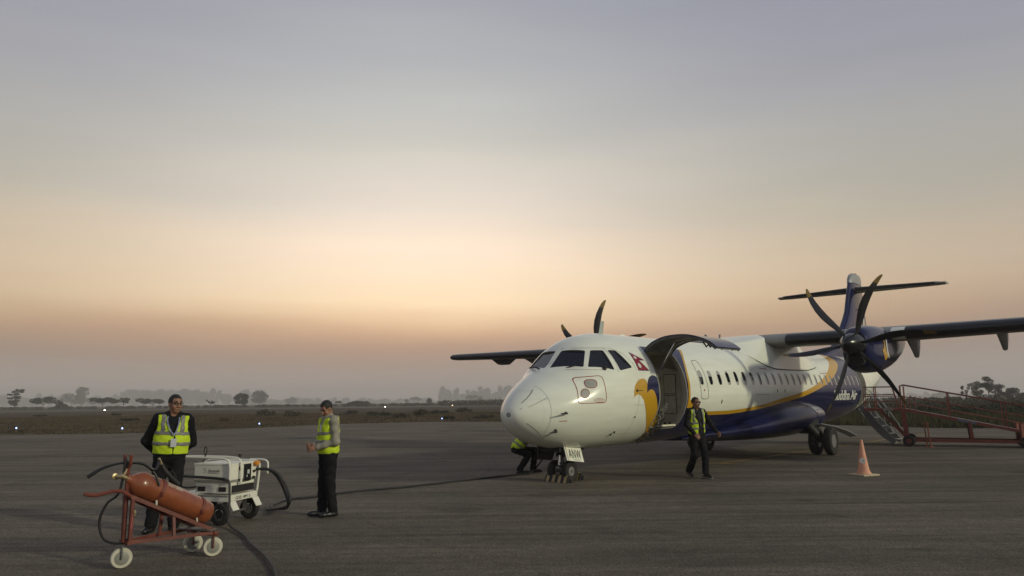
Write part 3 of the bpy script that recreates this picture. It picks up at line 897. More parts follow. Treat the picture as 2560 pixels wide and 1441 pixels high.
# cargo door opening and hold
DA0, DA1 = 1.87, 3.13
op = rounded([(DA0, 1.07), (DA1, 1.07), (DA1, 2.83), (DA0, 2.83)], .14, 5)
add_cut([P(a, .80, z) for a, z in op], [P(a, 1.75, z) for a, z in op])
hz_ = np.linspace(1.09, 2.80, 14)
hl_ = half_l(np.full(14, 2.5), hz_) - .10
hc_ = [(l, z) for l, z in zip(hl_, hz_)] + [(-l, z) for l, z in zip(hl_[::-1], hz_[::-1])]
cut2_v = [P(1.95 if False else 1.72, l, z) for l, z in hc_] + [P(3.62, l, z) for l, z in hc_]
nh_ = len(hc_)
cut2_f = [tuple(reversed(range(nh_))), tuple(range(nh_, 2 * nh_))] + [(i, (i + 1) % nh_, nh_ + (i + 1) % nh_, nh_ + i) for i in range(nh_)]
# passenger door opening aft
pd = rounded([(17.62, 1.25), (18.35, 1.25), (18.35, 2.95), (17.62, 2.95)], .12, 4)
add_cut([P(a, .5, z) for a, z in pd], [P(a, 1.75, z) for a, z in pd])
for cv_, cf_ in ((cut_v, cut_f), (cut2_v, cut2_f)):
    cutter = recalc(mesh_obj('cutter', cv_, cf_))
    cutter.parent = AC
    md = FUS.modifiers.new('cut', 'BOOLEAN'); md.operation = 'DIFFERENCE'; md.solver = 'EXACT'; md.object = cutter
    bpy.context.view_layer.update()
    dg = bpy.context.evaluated_depsgraph_get()
    nm = bpy.data.meshes.new_from_object(FUS.evaluated_get(dg))
    FUS.modifiers.clear()
    FUS.data = nm
    bpy.data.objects.remove(cutter)
M['hold'] = mat('hold_lining', (.46, .44, .36), .7, var=.12, scale=4)
me = FUS.data
me.name = 'fuselage'
me.materials.clear(); me.materials.append(M['livery']); me.materials.append(M['sealant']); me.materials.append(M['hold'])
VV = np.zeros(len(me.vertices) * 3); me.vertices.foreach_get('co', VV); VV = VV.reshape(-1, 3)
on = np.abs(Fimp(VV)) < .004
gn = Fgrad(VV)
cn = [None] * len(me.loops)
for p_ in me.polygons:
    p_.use_smooth = True
    out = all(on[i] for i in p_.vertices) and p_.normal.dot(Vector(gn[p_.vertices[0]])) > .8
    a_ = -p_.center.x
    deep = abs(p_.center.y) < 1.36 and 1.5 < a_ < 3.7 and p_.center.z > 1.0
    p_.material_index = 0 if out else (2 if deep or a_ > 17.4 else 1)
    for li in p_.loop_indices:
        cn[li] = tuple(gn[me.loops[li].vertex_index]) if out else tuple(p_.normal)
me.normals_split_custom_set(cn)

M['shade'] = mat('window_shade', (.34, .34, .32), .35, var=.08, coat=.3)
for nm_, pl, n, mk in panes:
    mesh_obj(nm_, pl, [tuple(range(len(pl)))], M[mk], AC)
# half drawn shades behind the first cabin windows
for i, f in ((0, .45), (1, .4), (2, .25), (3, .1)):
    o_ = [(a, max(z, WZ + .18 - .36 * f)) for a, z in win_outline(WX0 + i * WP, WZ, .185, .345)]
    q = np.array(o_); X = skin(q[:, 0], q[:, 1], -.004)
    mesh_obj('window_shade', [Vector(p) for p in X], [tuple(range(len(X)))], M['shade'], AC)
for i in range(3, 7):
    f = .2 + .05 * (i - 3)
    o_ = [(a, min(z, WZ - .18 + .36 * f)) for a, z in win_outline(WX0 + i * WP, WZ, .185, .345)]
    q = np.array(o_); X = skin(q[:, 0], q[:, 1], -.004)
    mesh_obj('window_shade', [Vector(p) for p in X], [tuple(range(len(X)))], M['shade'], AC)

# ---- decals and seams on the skin
def decal(name, loops, material, parent=AC, off=.004, fn=None, maxlen=.07, tris=None):
    """filled (a,z) outline wrapped on the hull. fn maps arrays a,z -> points"""
    bm = bmesh.new()
    if tris is None:
        for lp in loops:
            vs = [bm.verts.new((x, y, 0)) for x, y in lp]
            for i in range(len(vs)): bm.edges.new((vs[i], vs[(i + 1) % len(vs)]))
        bmesh.ops.triangle_fill(bm, use_beauty=True, edges=bm.edges[:])
    else:
        vs = [bm.verts.new((x, y, 0)) for x, y in loops]
        for f in tris:
            try: bm.faces.new([vs[i] for i in f])
            except ValueError: pass
        bmesh.ops.triangulate(bm, faces=bm.faces[:])
    for _ in range(5):
        es = [e for e in bm.edges if e.calc_length() > maxlen]
        if not es: break
        bmesh.ops.subdivide_edges(bm, edges=es, cuts=1)
        bmesh.ops.triangulate(bm, faces=bm.faces[:])
    bm.verts.ensure_lookup_table(); bm.verts.index_update()
    A = np.array([(v.co.x, v.co.y) for v in bm.verts])
    X = (fn or (lambda a, z: skin(a, z, off)))(A[:, 0], A[:, 1])
    o = mesh_obj(name, [Vector(p) for p in X], [[v.index for v in f.verts] for f in bm.faces], material, parent, True)
    bm.free()
    return o
def smooth_loop(pts, n=5):
    P_ = [Vector((x, y, 0)) for x, y in pts]; k = len(P_); out = []
    for i in range(k):
        a_, b_, c_, d_ = P_[i - 1], P_[i], P_[(i + 1) % k], P_[(i + 2) % k]
        for q in range(n):
            t = q / n
            v = .5 * ((2 * b_) + (c_ - a_) * t + (2 * a_ - 5 * b_ + 4 * c_ - d_) * t * t + (3 * b_ - a_ - 3 * c_ + d_) * t ** 3)
            out.append((v.x, v.y))
    return out
def line_decal(name, pts, w, material, closed=False, off=.005, parent=AC, dense=.06):
    P_ = [Vector((x, y)) for x, y in pts]
    if closed: P_.append(P_[0])
    Q = []
    for p_, q_ in zip(P_, P_[1:]):
        n = max(1, int((q_ - p_).length / dense))
        Q += [p_.lerp(q_, i / n) for i in range(n)]
    Q.append(P_[-1])
    A, f = [], []
    for i, p_ in enumerate(Q):
        d = (Q[min(i + 1, len(Q) - 1)] - Q[max(i - 1, 0)]); d.normalize(); n = Vector((-d.y, d.x))
        A += [p_ + n * w / 2, p_ - n * w / 2]
    for i in range(len(Q) - 1): f.append((2 * i, 2 * i + 1, 2 * i + 3, 2 * i + 2))
    A = np.array([tuple(v) for v in A])
    X = skin(A[:, 0], A[:, 1], off)
    return mesh_obj(name, [Vector(p_) for p_ in X], f, material, parent, True)

# bird head emblem ahead of the cargo door
bird_y = [(.874, 1.779), (.885, 1.90), (.93, 2.02), (1.03, 2.12), (1.16, 2.175), (1.30, 2.185), (1.385, 2.13), (1.375, 2.0), (1.345, 1.87), (1.42, 1.925), (1.52, 1.95), (1.62, 1.915), (1.70, 1.80), (1.77, 1.62), (1.85, 1.46), (1.955, 1.327),
          (2.057, 1.186), (2.10, 1.08), (2.16, .93), (2.22, .81), (2.30, .70), (2.16, .70), (2.04, .80), (1.876, .984), (1.66, 1.16), (1.493, 1.314), (1.373, 1.479), (1.29, 1.60), (1.23, 1.70), (1.15, 1.79), (1.05, 1.84), (.96, 1.83)]
decal('emblem_yellow_head', [bird_y], M['yellow'])
bird_b = [(1.341, 1.875), (1.36, 1.97), (1.39, 2.07), (1.45, 2.16), (1.53, 2.225), (1.64, 2.262), (1.76, 2.255), (1.845, 2.2), (1.845, 1.9), (1.87, 1.70), (1.90, 1.52), (1.98, 1.345), (1.955, 1.327), (1.85, 1.46), (1.77, 1.62), (1.70, 1.80), (1.62, 1.915), (1.52, 1.95), (1.42, 1.925)]
decal('emblem_blue_crest', [bird_b], M['navy'], off=.0055)
decal('emblem_eye', [[(.985 + .035 * math.cos(t), 1.92 + .035 * math.sin(t)) for t in np.linspace(0, 6.28, 13)[:-1]]], M['black'], off=.007)
line_decal('emblem_eye_line', [(1.0, 1.92), (1.18, 1.925)], .014, M['black'], off=.007)
# national flag
M['flagred'] = mat('flag_red', (.26, .022, .035), .4, coat=.3)
M['flagblue'] = mat('flag_blue', (.02, .03, .14), .4)
M['flagwhite'] = mat('flag_white', (.62, .62, .58), .4)
fl = [(1.186, 2.785), (1.615, 2.600), (1.385, 2.598), (1.612, 2.362), (1.191, 2.362)]
decal('flag_border', [fl], M['flagblue'], off=.005)
cx_, cz_ = 1.33, 2.50
decal('flag_field', [[(1.198, 2.758), (1.545, 2.614), (1.345, 2.612), (1.565, 2.376), (1.203, 2.376)]], M['flagred'], off=.0075)
decal('flag_moon', [[(1.285 + .05 * math.cos(t), 2.655 + .033 * math.sin(t)) for t in np.linspace(0, 6.28, 15)[:-1]]], M['flagwhite'], off=.0095)
decal('flag_sun', [[(1.30 + (.066 if i % 2 else .045) * math.cos(t), 2.475 + (.066 if i % 2 else .045) * math.sin(t)) for i, t in enumerate(np.linspace(0, 2 * math.pi, 25)[:-1])]], M['flagwhite'], off=.0095)
# access panel outlined in red with two ports
pan = rounded([(-.533, 2.20), (.049, 2.25), (.03, 1.68), (-.674, 1.673)], .09, 4)
line_decal('access_panel_outline', pan, .013, M['redline'], True)
M['port'] = mat('port_grey', (.30, .30, .28), .5, var=.12, scale=9)
def ell(cx, cz, rx, rz, pw=1.0, n=24, lean=0.0):
    o = []
    for t in np.linspace(0, 2 * math.pi, n + 1)[:-1]:
        c, s = math.cos(t), math.sin(t)
        dz = rz * math.copysign(abs(s) ** pw, s)
        o.append((cx + rx * math.copysign(abs(c) ** pw, c) + lean * dz, cz + dz))
    return o
for nm_, cx_, cz_, rx, rz in (('power_port', -.256, 2.075, .125, .088), ('round_port', -.462, 1.874, .092, .095)):
    decal(nm_, [ell(cx_, cz_, rx, rz, .75 if rx > .1 else 1, lean=.35)], M['port'])
    line_decal(nm_ + '_rim', ell(cx_, cz_, rx, rz, .75 if rx > .1 else 1, lean=.35), .012, M['redline'], True, .007)
for zz, a0_, a1_ in ((1.765, -.24, -.06), (1.74, -.31, .0), (1.715, -.29, -.02), (1.69, -.24, -.05)):
    line_decal('placard_line', [(a0_, zz), (a1_, zz)], .007, M['redline'])
line_decal('placard_line', [(-1.03, 1.33), (-.87, 1.33)], .012, M['redline'])
# radome joint and lightning strips
t_ = np.linspace(1.05, 2.04, 24)
line_decal('radome_joint', [(-1.205 + .03 * ((z - 1.5) / .5) ** 2, z) for z in t_], .004, M['sealant'])
for p_, q_ in (((-1.60, 1.70), (-1.27, 1.965)), ((-1.55, 1.62), (-1.20, 1.80)), ((-1.56, 1.30), (-1.18, 1.03)), ((-1.66, 1.58), (-1.64, 1.60))):
    line_decal('lightning_strip', [p_, q_], .006, M['seam'], dense=.02)
# emergency exit outline, service hatches, wing fairing joint
em = [(3.90, 2.60), (3.98, 2.66), (4.17, 2.66), (4.25, 2.58), (4.27, 2.3), (4.30, 1.82), (4.25, 1.715), (3.95, 1.715), (3.90, 1.82), (3.89, 2.3)]
line_decal('emergency_exit_outline', smooth_loop(em, 4), .018, M['sealant'], True)
decal('exit_mark', [[(4.06, 1.90), (4.12, 1.90), (4.12, 1.94), (4.06, 1.94)]], M['redline'])
line_decal('hatch_outline', rounded([(7.3, 1.78), (8.2, 1.78), (8.2, 1.47), (7.3, 1.47)], .03), .01, M['seam'], True)
line_decal('rescue_mark', [(8.05, 2.60), (8.05, 2.53), (8.55, 2.53), (8.55, 2.60)], .02, M['redline'])
line_decal('rescue_mark', [(13.3, 2.52), (13.3, 2.46), (13.9, 2.46), (13.9, 2.52)], .02, M['redline'])
for a_, z_ in ((5.1, 1.62), (8.9, 1.88), (9.5, 1.88)):
    decal('vent_mark', [ell(a_, z_, .03, .055)], M['dark'])
line_decal('door_cutout_mark', [(17.52, 1.2), (17.52, 2.95)], .05, M['sealant'])
# rivet rows and joints round the cockpit glazing
for ln_ in ([(.02, 2.865), (.35, 2.86), (.62, 2.86)], [(-.42, 2.385), (-.1, 2.375), (.15, 2.37)], [(.66, 2.87), (.95, 2.75), (1.10, 2.5), (1.13, 2.35)], [(.52, 2.86), (.57, 2.6), (.53, 2.33)]):
    line_decal('rivet_row', ln_, .006, M['sealant'], dense=.05)
for ln_ in ([(1.05, .95), (1.05, 1.8), (1.1, 2.2)], [(.9, 1.62), (1.4, 1.60)], [(1.72, 2.84), (2.0, 2.90), (3.2, 2.90)]):
    line_decal('skin_joint', ln_, .005, M['sealant'], dense=.05)
X = Vector(skin([.19], [2.40], 0)[0]); n = Vector(Fgrad(np.array(X)[None])[0])
MB().lathe([(0, .05), (.03, .045), (.05, .02)], X, n, 12).tube([X + n * .05, X + n * .08 + Vector((-.06, 0, .0))], [.02, .01], 6).build('angle_vane', M['black'], AC)
X = Vector(skin([1.02], [1.36], 0)[0]); n = Vector(Fgrad(np.array(X)[None])[0])
MB().tube([X, X + n * .03], .012, 6).build('static_port', M['black'], AC)
for a_, z_ in ((.55, 1.0), (.62, 1.05)):
    X = Vector(skin([a_], [z_], 0)[0]); n = Vector(Fgrad(np.array(X)[None])[0])
    MB().tube([X, X + n * .04 + Vector((.05, 0, 0))], [.02, .012], 6).build('drain_vent', M['black'], AC)
# airline name
tv, tf = text_geo('Buddha Air', .028, .92)
tv = np.array(tv); lo_, hi_ = tv.min(0), tv.max(0)
sc_ = [(14.2 + (x - lo_[0]) / (hi_[0] - lo_[0]) * 2.75, 1.52 + (y - lo_[1]) / (hi_[1] - lo_[1]) * .36) for x, y in tv]
M['lettering'] = mat('white_lettering', (.62, .62, .58), .4)
decal('airline_name', sc_, M['lettering'], tris=tf, maxlen=.2, off=.006)

# ---- probes, wipers, antennas
pb = MB()
for a_, z_ in ((-.93, 1.49), (-1.02, 1.15)):
    X = skin([a_], [z_], 0)[0]; n = Fgrad(X[None])[0]; X = Vector(X); n = Vector(n)
    t = MB().tube([X, X + n * .06, X + n * .075 + Vector((.08, 0, 0)), X + n * .075 + Vector((.22, 0, 0))], [.03, .022, .018, .008], 8)
    t.build('pitot_probe', M['grime'], AC)
X = [Vector(skin([a_], [z_], .02)[0]) for a_, z_ in ((-.62, 2.39), (-.36, 2.44), (-.21, 2.47))]
wp0 = P(-.52, .16, 2.40) + Vector((.06, .05, .05))
w0 = Vector(skin([-.33], [2.37], .03)[0]); 
fpc = [P(*c) for c in FP]
nrm = (fpc[1] - fpc[0]).cross(fpc[2] - fpc[1]).normalized()
if nrm.x < 0: nrm = -nrm
wa = fpc[3].lerp(fpc[2], .35) - Vector((0, 0, .10)) + nrm * .05
wb = fpc[3].lerp(fpc[2], .98) + Vector((0, 0, .05)) + nrm * .05
MB().tube([wa, wa.lerp(wb, .3) + nrm * .02, wb], .014, 6).tube([wa.lerp(wb, .05), wa.lerp(wb, .45)], .022, 6).build('windshield_wiper', M['black'], AC)
fpr = [P(c[0], -c[1], c[2]) for c in FP]
nrr = Vector((nrm.x, -nrm.y, nrm.z))
wa2 = fpr[3].lerp(fpr[2], .15) - Vector((0, 0, .06)) + nrr * .05
MB().tube([wa2, wa2 + Vector((.05, -.1, .05)), fpr[3].lerp(fpr[2], .8) + nrr * .05], .016, 6).build('windshield_wiper', M['black'], AC)
def blade(name, root, tip, c0, c1, th, material):
    """small flat antenna: root and tip points (a,l,z)"""
    r_, t_ = Vector(P(*root)), Vector(P(*tip)); mb = MB()
    up = (t_ - r_).normalized(); sd = Vector((0, 1, 0)); sd = (sd - up * sd.dot(up)).normalized()
    v = []
    for p_, c in ((r_, c0), (t_, c1)):
        for dx, dy in ((c / 2, 0), (0, th), (-c / 2, 0), (0, -th)):
            v.append(p_ + Vector((dx, 0, 0)) + sd * dy)
    mb.add(v, [(0, 1, 2, 3), (7, 6, 5, 4), (0, 4, 5, 1), (1, 5, 6, 2), (2, 6, 7, 3), (3, 7, 4, 0)])
    return mb.build(name, material, AC)
M['antenna'] = mat('grey_antenna', (.34, .37, .33), .5)
blade('blade_antenna', (1.66, 0, 3.26), (1.75, 0, 3.60), .19, .15, .014, M['antenna'])
blade('hook_antenna', (7.3, 0, 3.27), (7.42, 0, 3.50), .1, .07, .015, M['steel'])
MB().tube([P(7.40, 0, 3.48), P(7.25, 0, 3.55)], .03, 6).build('antenna_tip', M['steel'], AC)
MB().tube([P(7.9, 0, 3.27), P(8.12, 0, 3.33), P(8.22, 0, 3.5), P(8.24, 0, 3.62)], [.035, .03, .025, .03], 6).build('temperature_probe', M['steel'], AC)
blade('roof_antenna', (2.6, 0, 3.27), (2.68, 0, 3.33), .3, .2, .03, M['white'])

# ---- cargo door, swung up
arc = [(1.05, 2.83), (1.13, 2.93), (1.29, 3.035), (1.58, 3.13), (1.95, 3.155), (2.24, 3.125), (2.54, 3.03), (2.72, 2.93), (2.84, 2.83)]
av = bez([(l, 0, z) for l, z in arc], 3)
CD = empty('cargo_door'); CD.parent = AC
def shell_strip(name, off0, off1, a0_, a1_, material, sub=None):
    pts = av if sub is None else av[sub[0]:sub[1]]
    v, f = [], []
    n = len(pts)
    for i, p_ in enumerate(pts):
        d = (pts[min(i + 1, n - 1)] - pts[max(i - 1, 0)]).normalized(); nn = Vector((-d.z, 0, d.x))
        for a_ in (a0_, a1_):
            for o_ in (off0, off1):
                q = p_ + nn * o_; v.append(P(a_, q.x, q.z))
    for i in range(n - 1):
        k = 4 * i
        f += [(k, k + 4, k + 6, k + 2), (k + 1, k + 3, k + 7, k + 5), (k, k + 1, k + 5, k + 4), (k + 2, k + 6, k + 7, k + 3)]
    f += [(0, 2, 3, 1), (4 * n - 4, 4 * n - 3, 4 * n - 1, 4 * n - 2)]
    o = recalc(mesh_obj(name, v, f, material, CD))
    o.data.polygons.foreach_set('use_smooth', [True] * len(o.data.polygons)); o.data.set_sharp_from_angle(angle=R(40))
    return o
M['edge'] = mat('door_edge', (.07, .07, .062), .5, var=.3, scale=9)
shell_strip('door_skin', -.012, .012, DA0, DA1, M['navy'])
for a_ in (DA0 + .004, DA1 - .044): shell_strip('door_edge_frame', -.065, -.0125, a_, a_ + .03, M['edge'])
shell_strip('door_liner', -.045, -.013, DA0 + .06, DA1 - .06, M['liner'])
for a_ in (2.2, 2.75): shell_strip('door_rib', -.065, -.0455, a_, a_ + .05, M['liner'])
mb = MB()
for a_ in (2.05, 2.25, 2.5, 2.7, 2.95): mb.tube([P(a_, 2.45, 2.97), P(a_ + .04, 2.5, 2.86), P(a_ - .03, 2.6, 2.92)], .02, 6)
mb.build('door_latches', M['black'], CD)
def rod(p_, q_, r, nm_, mt, par=AC):
    MB().tube([p_, q_], r, 8).build(nm_, mt, par)
s0, s1 = P(2.02, .98, 1.80), P(2.02, 1.80, 3.03)
mid = s0.lerp(s1, .52)
rod(s0, mid, .035, 'door_strut_cylinder', M['alu'], CD); rod(mid, s1, .022, 'door_strut_rod', M['chrome'], CD)
MB().tube([mid - (s1 - s0).normalized() * .05, mid + (s1 - s0).normalized() * .05], .055, 8).build('door_strut_collar', M['steel'], CD)
# door surround and hold interior
line_decal('door_frame_seal', rounded([(DA0 - .02, 1.05), (DA1 + .02, 1.05), (DA1 + .02, 2.85), (DA0 - .02, 2.85)], .15, 5), .045, M['liner'], True, .007)
pz_ = np.linspace(1.10, 2.30, 9); pl_ = half_l(np.full(9, 2.5), pz_) - .16
pp_ = [(l, z) for l, z in zip(pl_, pz_)] + [(.95, 2.42), (.70, 2.48), (-.6, 2.48), (-1.1, 2.3), (-1.1, 1.10)]
k_ = len(pp_)
recalc(mesh_obj('hold_partition', [P(3.50, l, z) for l, z in pp_] + [P(3.56, l, z) for l, z in pp_], [tuple(range(k_)), tuple(reversed(range(k_, 2 * k_)))] + [(i, (i + 1) % k_, k_ + (i + 1) % k_, k_ + i) for i in range(k_)], M['cream'], AC))
for zc, hh, lc, ww in ((2.08, .46, .80, .30), (1.58, .42, .80, .30)):
    MB().box(P(3.488, lc, zc), (.012, ww + .035, hh + .035)).build('partition_panel_gap', M['seam'], AC)
    MB().box(P(3.478, lc, zc), (.016, ww, hh)).build('partition_panel', M['cream'], AC)
MB().box(P(2.6, .1, 1.105), (1.7, 1.9, .02)).build('hold_floor', M['liner'], AC)
sill = MB().box(P(2.5, 1.07, 1.105), (1.2, .10, .04))
sill.build('door_sill', M['cream'], AC)
for a_ in (2.0, 2.25, 2.5, 2.75, 2.98): MB().box(P(a_, 1.06, 1.15), (.12, .07, .05), bev=.01).build('sill_roller', M['grime'], AC)
# cargo net hanging at the front door post
g_ = np.random.default_rng(5)
net = MB()
for i in range(26):
    a_ = 2.02 + g_.uniform(-.1, .1); z_ = 1.60 - i * .034
    l_ = float(half_l(min(a_, 2.2), max(z_, .72))) + .035
    net.tube([P(a_ - .05, l_ + .02, z_ + .03), P(a_ + .02, l_ + .05, z_), P(a_ + .07, l_ + .02, z_ - .03), P(a_ - .02, l_ + .03, z_ - .06)], .012, 5)
M['webbing'] = mat('black_white_webbing', (.012, .012, .012), .8, col2=(.30, .29, .26), scale=22)
net.build('cargo_net', M['webbing'], AC)

# ---- wing, built as airfoil lofts
def airfoil(n=22, t=.17):
    x = (1 - np.cos(np.linspace(0, math.pi, n))) / 2
    y = 5 * t * (.2969 * np.sqrt(x) - .126 * x - .3516 * x ** 2 + .2843 * x ** 3 - .1036 * x ** 4)
    camb = .02 * 4 * x * (1 - x)
    up = np.c_[x, y + camb]; lo2 = np.c_[x, -y + camb]
    return np.concatenate([up[::-1], lo2[1:-1]])
def wing_section(l):
    """LE station, chord, LE height"""
    s = abs(l)
    if s <= 4.9: return 9.25, 2.57, 3.40
    f = (s - 4.9) / 8.63
    return 9.25 + .56 * f, 2.57 - .98 * f, 3.40 + .17 * f
def wing_pts(l, ts=.17, grow=0.0, sub=None):
    le, c, z = wing_section(l); af = airfoil(26, ts)
    if sub is not None: af = af[sub]
    return [P(le + x * c - grow * (1 if x < .02 else 0), l, z + y * c + (grow if y > 0 else -grow)) for x, y in af]
def loft(name, secs, material, parent, cap=True, closed=True, smooth=True):
    n = len(secs[0]); v = [p_ for s in secs for p_ in s]; f = []
    for i in range(len(secs) - 1):
        for j in range(n if closed else n - 1):
            f.append((i * n + j, i * n + (j + 1) % n, (i + 1) * n + (j + 1) % n, (i + 1) * n + j))
    if cap: f += [tuple(range(n)), tuple((len(secs) - 1) * n + j for j in reversed(range(n)))]
    o = recalc(mesh_obj(name, v, f, material, parent))
    if smooth:
        o.data.polygons.foreach_set('use_smooth', [True] * len(o.data.polygons)); o.data.set_sharp_from_angle(angle=R(35))
    return o
nA = len(airfoil(26))
M['wingtop'] = M['underwing']
for side in (1, -1):
    W_ = empty('wing'); W_.parent = AC
    ls = [.55, 1.5, 3, 4.9, 7, 9, 11, 12.6, 13.25]
    secs = [wing_pts(side * l) for l in ls]
    le, c, z = wing_section(13.5)
    secs.append([P(le + .15 + x * c * .85, side * 13.5, z + .02 + y * c * .35) for x, y in airfoil(26, .17)])
    loft('wing_panel', secs, M['underwing'], W_)
    # leading edge boots
    sub = [i for i, (x, y) in enumerate(airfoil(26)) if x < .115]
    af = airfoil(26)
    up = [i for i in sub if i <= 25]; lo2 = [i for i in sub if i > 25]
    order = up + lo2
    def boot(l0, l1, material, nm_):
        n = max(2, int((l1 - l0) / 1.2) + 2); S_ = []
        for l in np.linspace(l0, l1, n):
            le, c, z = wing_section(l)
            S_.append([P(le + x * c - .006, side * l, z + y * c * 1.012 + (.004 if y > 0 else -.004)) for x, y in af[order]])
        loft(nm_, S_, material, W_, cap=False, closed=False)
    boot(1.62, 3.42, M['boot'], 'deicing_boot'); boot(4.92, 13.3, M['boot'], 'deicing_boot'); boot(4.56, 4.91, M['white'], 'leading_edge_strip')
    # flap track fairings
    for l0, ln, dp in ((4.78, .95, .52), (6.98, .85, .46), (9.5, .7, .34)):
        dz = wing_section(l0)[2] - 3.40; S_ = []
        for t, w, a0_, a1_ in ((0, .125, 10.2, 11.35), (.35, .105, 10.55, 11.35), (.7, .08, 10.85, 11.32), (.93, .062, 11.0, 11.26), (1.0, .03, 11.06, 11.2)):
            zz = 3.30 + dz - t * dp
            S_.append([P(a_, side * (l0 + w * cx), zz) for a_, cx in ((a0_, 0), (a0_ * .8 + a1_ * .2, .75), (a0_ * .5 + a1_ * .5, 1), (a1_, .7), (a1_, -.7), (a0_ * .5 + a1_ * .5, -1), (a0_ * .8 + a1_ * .2, -.75))])
        loft('flap_track_fairing', S_, M['silver'], W_)
    # aileron horn balance below the outer wing
    S_ = []
    for t in (0, .5, 1):
        S_.append([P(10.6 + t * .5, side * 11.1 + q * .5, 3.42 - (.0 if t != .5 else .02) - d) for q, d in ((-1, -.02), (1, -.02), (.25, .22), (-.25, .22))])
    loft('aileron_fairing', S_, M['boot'], W_)

# ---- wing-to-fuselage fairing
S_ = []
for a_, wt, zt, zb in ((7.5, .30, 3.29, 3.12), (8.1, .62, 3.37, 2.86), (8.7, .86, 3.50, 2.64), (9.3, 1.0, 3.62, 2.56), (10.2, 1.08, 3.70, 2.55), (11.2, 1.08, 3.70, 2.55), (12.1, 1.0, 3.60, 2.56), (12.8, .84, 3.46, 2.64), (13.6, .55, 3.34, 2.88), (14.1, .28, 3.29, 3.1)):
    wb = float(half_l(min(a_, 15.9), zb)) + .03; right = []
    for t in np.linspace(0, 1, 10):
        z_ = zb + (zt - .16 * (zt - zb) - zb) * t; bow = .04 * math.sin(math.pi * t)
        right.append((max(wb + (wt - wb) * (t ** .9), 0.05) + bow, z_))
    top = [(wt * math.cos(q) ** .7, zt - .16 * (zt - zb) + .16 * (zt - zb) * math.sin(q)) for q in np.linspace(.15, math.pi / 2 - .1, 7)]
    h_ = right + top
    S_.append([P(a_, l, z_) for l, z_ in h_] + [P(a_, -l, z_) for l, z_ in reversed(h_)])
loft('wing_root_fairing', S_, M['white'], AC)
line_decal('fairing_joint', smooth_loop([(8.02, 3.12), (8.24, 2.78), (8.77, 2.61), (9.41, 2.535), (12.1, 2.535), (12.9, 2.62), (13.2, 2.66)], 1), .022, M['black'], off=.012)

# ---- belly and main gear fairing
M['belly'] = None
def belly_mat():
    m = bpy.data.materials.new('belly_paint'); m.use_nodes = True
    nt = m.node_tree; b = nt.nodes['Principled BSDF']; L = nt.links.new
    t = nt.nodes.new('ShaderNodeTexCoord'); sp = nt.nodes.new('ShaderNodeSeparateXYZ'); L(t.outputs['Object'], sp.inputs[0])
    mp = nt.nodes.new('ShaderNodeMapping'); mp.inputs['Scale'].default_value = (1.2, 4, 6); L(t.outputs['Object'], mp.inputs[0])
    n = nt.nodes.new('ShaderNodeTexNoise'); n.inputs['Scale'].default_value = 2.6; n.inputs['Detail'].default_value = 7; L(mp.outputs[0], n.inputs['Vector'])
    def mr(v, a, b_):
        q = nt.nodes.new('ShaderNodeMapRange'); q.inputs[1].default_value = a; q.inputs[2].default_value = b_; L(v, q.inputs[0]); return q.outputs[0]
    wear_sheen = mr(n.outputs['Fac'], .40, .52)  # chipped pale paint plus whitish sky reflection, both put into the colour
    aft = mr(sp.outputs['X'], -10.95, -11.05)
    hi = mr(sp.outputs['Z'], 1.20, 1.34)
    def mul(a, c):
        q = nt.nodes.new('ShaderNodeMath'); q.operation = 'MULTIPLY'; L(a, q.inputs[0]); L(c, q.inputs[1]); return q.outputs[0]
    f = mul(mul(wear_sheen, aft), hi)
    mx = nt.nodes.new('ShaderNodeMix'); mx.data_type = 'RGBA'; L(f, mx.inputs[0]); mx.inputs[6].default_value = (*NAVY, 1); mx.inputs[7].default_value = (.33, .33, .36, 1)
    L(mx.outputs[2], b.inputs['Base Color']); b.inputs['Roughness'].default_value = .26
    return m
M['belly'] = belly_mat()
S_ = []
for a_, w, zt, zb, e in ((4.6, .50, .74, .62, 1.0), (5.4, .80, .90, .57, 1.0), (6.4, 1.08, 1.04, .51, .98), (7.4, 1.36, 1.22, .46, .94), (8.4, 1.60, 1.40, .425, .88), (9.4, 1.80, 1.55, .41, .82), (10.4, 1.88, 1.61, .42, .80), (11.4, 1.86, 1.605, .47, .80), (12.0, 1.78, 1.565, .54, .82), (12.4, 1.64, 1.49, .63, .86), (12.66, 1.42, 1.38, .75, .9), (12.8, 1.05, 1.2, .88, .95)):
    sec = []
    for t in np.linspace(0, 2 * math.pi, 48, endpoint=False):
        c, s = math.cos(t), math.sin(t)
        sec.append(P(a_, w * math.copysign(abs(c) ** e, c), (zt + zb) / 2 + (zt - zb) / 2 * math.copysign(abs(s) ** e, s)))
    S_.append(sec)
loft('belly_fairing', S_, M['belly'], AC)
S_ = []
for a_ in (11.02, 11.06):
    w, zt, zb = 1.879, 1.614, .44; sec = []
    for t in np.linspace(-.55, math.pi * .5, 20):
        c, s = math.cos(t), math.sin(t)
        sec.append(P(a_ + .35 * (1 - max(s, 0)) - .35, (w + .004) * math.copysign(abs(c) ** .8, c), (zt + zb) / 2 + ((zt - zb) / 2 + .004) * math.copysign(abs(s) ** .8, s)))
    S_.append(sec)
loft('fairing_joint', S_, M['dark'], AC, cap=False, closed=False)
for side in (1, -1):
    MB().box(P(10.75, side * 1.62, .80), (.75, .5, .5), bev=.08).build('wheel_bay', M['dark'], AC)

